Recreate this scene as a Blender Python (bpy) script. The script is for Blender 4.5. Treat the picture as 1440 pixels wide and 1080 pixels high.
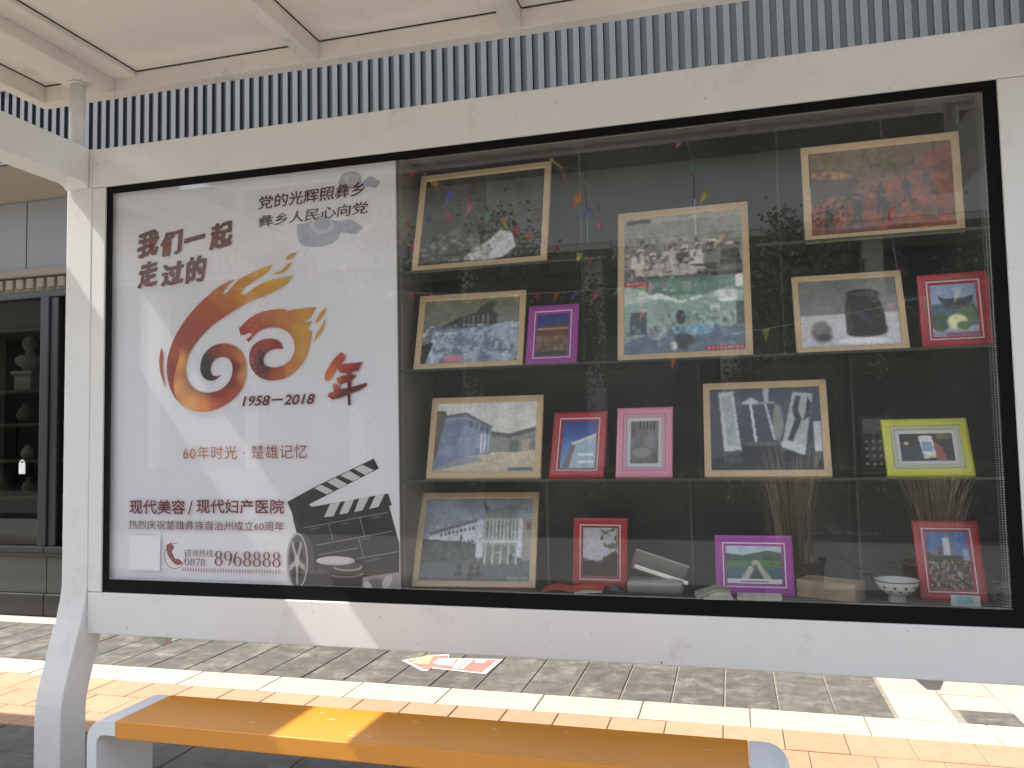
import bpy, bmesh, math, random
import numpy as np
from mathutils import Vector, Matrix, geometry

random.seed(7)
sc = bpy.context.scene
for o in list(bpy.data.objects):
    bpy.data.objects.remove(o)
COL = sc.collection

# ------------------------------------------------------------------ camera
CAM = {'loc': [0.0, -3.0, 1.5], 'R': [0.964017, 0.265076, -0.020132], 'U': [0.035783, -0.054349, 0.997881], 'F': [-0.26342, 0.962695, 0.061878], 'lens': 28.153}
cam_d = bpy.data.cameras.new('camera')
cam_d.lens = CAM['lens']; cam_d.sensor_width = 36; cam_d.sensor_fit = 'HORIZONTAL'
cam_d.clip_start = 0.05; cam_d.clip_end = 600
cam = bpy.data.objects.new('camera', cam_d); COL.objects.link(cam)
R_, U_, F_ = Vector(CAM['R']), Vector(CAM['U']), Vector(CAM['F'])
cam.matrix_world = Matrix(((R_.x, U_.x, -F_.x, CAM['loc'][0]), (R_.y, U_.y, -F_.y, CAM['loc'][1]),
                           (R_.z, U_.z, -F_.z, CAM['loc'][2]), (0, 0, 0, 1)))
sc.camera = cam

# ------------------------------------------------------------------ light
SUN = Vector((0.765, 0.128, -1.0)).normalized()          # direction the light travels
world = bpy.data.worlds.new('World'); sc.world = world; world.use_nodes = True
wn = world.node_tree.nodes; wl = world.node_tree.links
bg = wn['Background']
sky = wn.new('ShaderNodeTexSky'); sky.sky_type = 'NISHITA'; sky.sun_disc = False
sky.sun_elevation = math.asin(-SUN.z); sky.sun_rotation = math.atan2(-SUN.x, -SUN.y)
sky.air_density = 1.0; sky.dust_density = 1.5
hz = wn.new('ShaderNodeHueSaturation'); hz.inputs['Saturation'].default_value = 0.5      # thin milky haze over the whole sky
wl.new(sky.outputs[0], hz.inputs['Color']); wl.new(hz.outputs[0], bg.inputs[0]); bg.inputs[1].default_value = 0.15
sd = bpy.data.lights.new('sun', 'SUN'); sd.energy = 2.8; sd.angle = math.radians(0.5); sd.color = (1, 0.95, 0.87)
sun = bpy.data.objects.new('sun', sd); COL.objects.link(sun)
sun.rotation_euler = SUN.to_track_quat('-Z', 'Y').to_euler()
sc.view_settings.view_transform = 'Standard'; sc.view_settings.look = 'None'
sc.view_settings.exposure = 1.6; sc.view_settings.gamma = 1
sc.view_settings.use_curve_mapping = False
sc.render.engine = 'CYCLES'
sc.cycles.max_bounces = 10; sc.cycles.diffuse_bounces = 5; sc.cycles.glossy_bounces = 5
sc.cycles.transparent_max_bounces = 16; sc.cycles.transmission_bounces = 6

# ---- measured outlines (metres: x along the shelter, z up) ----
SIX = [(-2.0772, 2.2007), (-2.116, 2.1882), (-2.168, 2.1659), (-2.2203, 2.1312), (-2.2818, 2.083), (-2.3347, 2.0286), (-2.379, 1.9695), (-2.4099, 1.9057), (-2.4248, 1.8449), (-2.4225, 1.7834), (-2.4042, 1.7291), (-2.377, 1.6825), (-2.3324, 1.647), (-2.2794, 1.6266), (-2.227, 1.6222), (-2.175, 1.6298), (-2.1148, 1.652), (-2.0637, 1.6877), (-2.0298, 1.7312), (-2.0154, 1.7827), (-2.0197, 1.835), (-2.0384, 1.8769), (-2.0725, 1.9047), (-2.1154, 1.9189), (-2.1586, 1.9195), (-2.202, 1.9049), (-2.235, 1.8747), (-2.2498, 1.8374), (-2.2496, 1.7995), (-2.2346, 1.7724), (-2.2058, 1.757), (-2.1754, 1.7589), (-2.1426, 1.7817), (-2.1668, 1.7751), (-2.1885, 1.7805), (-2.199, 1.7975), (-2.1973, 1.8238), (-2.18, 1.8495), (-2.1498, 1.8617), (-2.1153, 1.8579), (-2.0938, 1.8382), (-2.0852, 1.8079), (-2.0911, 1.7707), (-2.1107, 1.7415), (-2.1451, 1.7165), (-2.1839, 1.7066), (-2.2273, 1.7057), (-2.2711, 1.7185), (-2.3065, 1.7486), (-2.3262, 1.7873), (-2.3247, 1.8406), (-2.3073, 1.8856), (-2.2722, 1.9296), (-2.2284, 1.9731), (-2.1762, 2.012), (-2.1157, 2.0426), (-2.0556, 2.073), (-1.996, 2.0971), (-1.9285, 2.1153), (-1.8617, 2.1392), (-1.8119, 2.1655), (-1.7871, 2.1949), (-1.8366, 2.1896), (-1.8949, 2.1825), (-1.9327, 2.1739), (-1.9537, 2.1679), (-1.996, 2.1445), (-2.03, 2.1264), (-2.0471, 2.1328), (-2.0386, 2.1526), (-1.996, 2.1783), (-1.9453, 2.2011), (-1.9049, 2.2259), (-1.8948, 2.2499), (-1.9452, 2.2349), (-2.013, 2.2158), (-2.0643, 2.1922), (-2.09, 2.1659), (-2.1245, 2.1356), (-2.1375, 2.1388), (-2.1246, 2.1607), (-2.0901, 2.1887)]
SIXC = [((-1.8118, 2.1804), (205, 165, 60)), ((-1.9116, 2.2399), (215, 165, 40)), ((-2.03, 2.1354), (205, 140, 60)), ((-2.1331, 2.1271), (190, 115, 60)), ((-2.2464, 2.058), (175, 95, 60)), ((-2.3522, 1.972), (160, 75, 60)), ((-2.4095, 1.8519), (150, 65, 65)), ((-2.4087, 1.7369), (155, 70, 60)), ((-2.3648, 1.8499), (225, 155, 75)), ((-2.3774, 1.7358), (225, 165, 95)), ((-2.2972, 1.6573), (225, 165, 95)), ((-2.2358, 1.648), (220, 140, 75)), ((-2.1578, 1.6608), (190, 90, 60)), ((-2.0893, 1.696), (180, 80, 55)), ((-2.0341, 1.776), (205, 140, 80)), ((-2.0384, 1.8507), (195, 125, 75)), ((-2.1154, 1.8993), (170, 90, 60)), ((-2.1758, 1.8946), (140, 60, 55)), ((-2.2279, 1.8516), (50, 45, 45)), ((-2.2321, 1.7988), (40, 40, 40)), ((-2.2015, 1.7674), (45, 38, 38)), ((-2.1581, 1.7695), (110, 35, 45)), ((-2.0766, 1.8075), (120, 35, 45)), ((-2.0979, 1.7411), (130, 38, 45)), ((-2.1493, 1.6904), (150, 50, 50)), ((-2.2636, 1.9826), (165, 75, 60)), ((-2.1849, 2.0163), (175, 90, 60))]
CRES = [(-2.3516, 1.8838), (-2.3736, 1.8274), (-2.3884, 1.7744), (-2.3862, 1.7209), (-2.3663, 1.6746), (-2.3951, 1.7136), (-2.4134, 1.7601), (-2.421, 1.8217), (-2.4143, 1.8828), (-2.3789, 1.958), (-2.3653, 1.9343)]
ZERO = [(-2.0555, 1.9827), (-2.03, 2.0), (-2.013, 2.0178), (-1.9791, 2.0346), (-1.9286, 2.0503), (-1.8619, 2.0537), (-1.8205, 2.0489), (-1.8304, 2.037), (-1.7958, 2.0475), (-1.7467, 2.0489), (-1.6818, 2.0515), (-1.6981, 2.0254), (-1.7103, 2.0078), (-1.7307, 1.9965), (-1.7535, 1.9919), (-1.7266, 1.989), (-1.6983, 1.9947), (-1.7186, 1.968), (-1.7268, 1.9523), (-1.7009, 1.9524), (-1.7109, 1.8945), (-1.7273, 1.8442), (-1.7641, 1.7947), (-1.8132, 1.7601), (-1.8709, 1.7461), (-1.929, 1.7512), (-1.9708, 1.7735), (-2.0002, 1.8118), (-2.007, 1.8568), (-1.996, 1.8936), (-1.9623, 1.9217), (-1.912, 1.9303), (-1.8705, 1.9245), (-1.8457, 1.9048), (-1.8392, 1.8802), (-1.8706, 1.8839), (-1.9038, 1.878), (-1.9288, 1.8607), (-1.9372, 1.8351), (-1.9247, 1.8124), (-1.8873, 1.8012), (-1.846, 1.8069), (-1.8089, 1.8259), (-1.7842, 1.8614), (-1.7824, 1.898), (-1.7962, 1.9354), (-1.829, 1.963), (-1.8703, 1.9763), (-1.912, 1.9771), (-1.9539, 1.966), (-1.9834, 1.9452), (-2.0062, 1.9187), (-2.0197, 1.9306), (-1.996, 1.9443), (-1.9918, 1.9546), (-2.0045, 1.9612), (-2.0231, 1.9502), (-2.047, 1.9522)]
ZEROC = [((-2.0385, 1.978), (165, 60, 45)), ((-1.9876, 1.9977), (180, 80, 55)), ((-1.9119, 2.0307), (190, 105, 65)), ((-1.8206, 2.0179), (195, 125, 60)), ((-1.7305, 2.0273), (205, 150, 60)), ((-1.7553, 1.9553), (205, 155, 65)), ((-1.7394, 1.8667), (205, 155, 75)), ((-1.7967, 1.7961), (200, 130, 65)), ((-1.8791, 1.77), (175, 80, 60)), ((-1.954, 1.8025), (120, 40, 45)), ((-1.9876, 1.8485), (150, 55, 65)), ((-1.9121, 1.9118), (160, 65, 60)), ((-1.854, 1.8941), (140, 45, 50)), ((-1.9414, 1.8316), (60, 35, 40)), ((-1.9289, 1.7941), (90, 35, 40)), ((-2.013, 1.9392), (160, 60, 45))]
WISP = [[(-1.6336, 2.0471), (-1.6537, 2.0359), (-1.6756, 2.0094), (-1.6862, 1.9772), (-1.662, 1.9977), (-1.6417, 2.0221)], [(-1.6354, 2.0035), (-1.6581, 1.9647), (-1.6808, 1.9367), (-1.6923, 1.9052), (-1.6664, 1.9302), (-1.6437, 1.9639)], [(-1.7661, 2.2958), (-1.8115, 2.286), (-1.8281, 2.2657), (-1.795, 2.2706)], [(-1.7934, 2.2533), (-1.8199, 2.2442), (-1.8407, 2.2212), (-1.8907, 2.2069), (-1.8515, 2.207), (-1.8183, 2.2217)], [(-2.4524, 1.917), (-2.4629, 1.8696), (-2.4607, 1.8233), (-2.4477, 1.7767), (-2.4239, 1.7298), (-2.4369, 1.7839), (-2.4445, 1.838), (-2.4404, 1.884)]]
NIAN = [[(-1.5633, 1.8546), (-1.5471, 1.8399), (-1.5472, 1.8225), (-1.5747, 1.7963), (-1.5968, 1.7723), (-1.6135, 1.743), (-1.63, 1.7337), (-1.6438, 1.7442), (-1.6397, 1.769), (-1.6186, 1.8032), (-1.5908, 1.8369)], [(-1.5829, 1.7967), (-1.5473, 1.8051), (-1.5039, 1.8058), (-1.465, 1.809), (-1.4825, 1.7875), (-1.4826, 1.7752), (-1.5259, 1.767), (-1.5695, 1.7653), (-1.5803, 1.7791)], [(-1.5888, 1.7446), (-1.5641, 1.7561), (-1.5205, 1.7594), (-1.4936, 1.7534), (-1.5044, 1.7464), (-1.5153, 1.7344), (-1.548, 1.7257), (-1.5698, 1.7176), (-1.5834, 1.7295)], [(-1.6054, 1.7178), (-1.5971, 1.7265), (-1.5699, 1.7116), (-1.57, 1.6992), (-1.5264, 1.7042), (-1.4508, 1.7222), (-1.4483, 1.7123), (-1.4726, 1.6959), (-1.505, 1.6847), (-1.5976, 1.6554), (-1.6195, 1.6636), (-1.6304, 1.6764), (-1.6194, 1.686), (-1.6001, 1.6903)], [(-1.5367, 1.7699), (-1.5177, 1.7702), (-1.5181, 1.7246), (-1.5266, 1.6804), (-1.5216, 1.6309), (-1.5352, 1.6313), (-1.5375, 1.6808)]]
CLAP = [(-1.8232, 1.2312), (-1.6994, 1.292), (-1.4239, 1.4101), (-1.4009, 1.3686), (-1.7211, 1.2212), (-1.7095, 1.2114), (-1.3609, 1.2673), (-1.3462, 1.2215), (-1.3573, 1.2158), (-1.3148, 1.0661), (-1.3163, 0.9418), (-1.4906, 0.912), (-1.6791, 0.9066), (-1.7748, 1.0872), (-1.7908, 1.1418), (-1.8005, 1.185)]
STR = [[(-1.6962, 1.2891), (-1.664, 1.3034), (-1.6067, 1.2775), (-1.6387, 1.2632)], [(-1.637, 1.3148), (-1.5968, 1.3318), (-1.5433, 1.3048), (-1.5813, 1.2878)], [(-1.5746, 1.3403), (-1.5335, 1.36), (-1.4836, 1.333), (-1.5181, 1.3172)], [(-1.5145, 1.3684), (-1.4738, 1.384), (-1.4244, 1.362), (-1.4617, 1.3425)], [(-1.623, 1.2232), (-1.5754, 1.2331), (-1.6075, 1.1737), (-1.6507, 1.1688)], [(-1.5533, 1.2366), (-1.5125, 1.2435), (-1.5412, 1.1867), (-1.5809, 1.1808)], [(-1.4875, 1.248), (-1.444, 1.2549), (-1.4755, 1.1984), (-1.513, 1.1914)], [(-1.4162, 1.2583), (-1.3762, 1.2645), (-1.4044, 1.2128), (-1.4458, 1.2042)]]
LINES = [[(-1.7487, 1.1232), (-1.3649, 1.1907)], [(-1.6879, 1.0525), (-1.3444, 1.1156)], [(-1.6785, 1.0134), (-1.4956, 1.0451)], [(-1.5053, 1.0012), (-1.3182, 1.0339)], [(-1.6299, 1.1434), (-1.6094, 1.0737)], [(-1.4882, 1.169), (-1.4672, 1.0961)], [(-1.4933, 1.0867), (-1.4724, 1.0075)], [(-1.7164, 1.1167), (-1.6682, 1.1258)], [(-1.573, 1.1411), (-1.5384, 1.1482)], [(-1.4325, 1.1678), (-1.3987, 1.1736)], [(-1.4816, 1.0791), (-1.4457, 1.0863)], [(-1.4651, 0.9909), (-1.3975, 1.0046)]]
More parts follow.
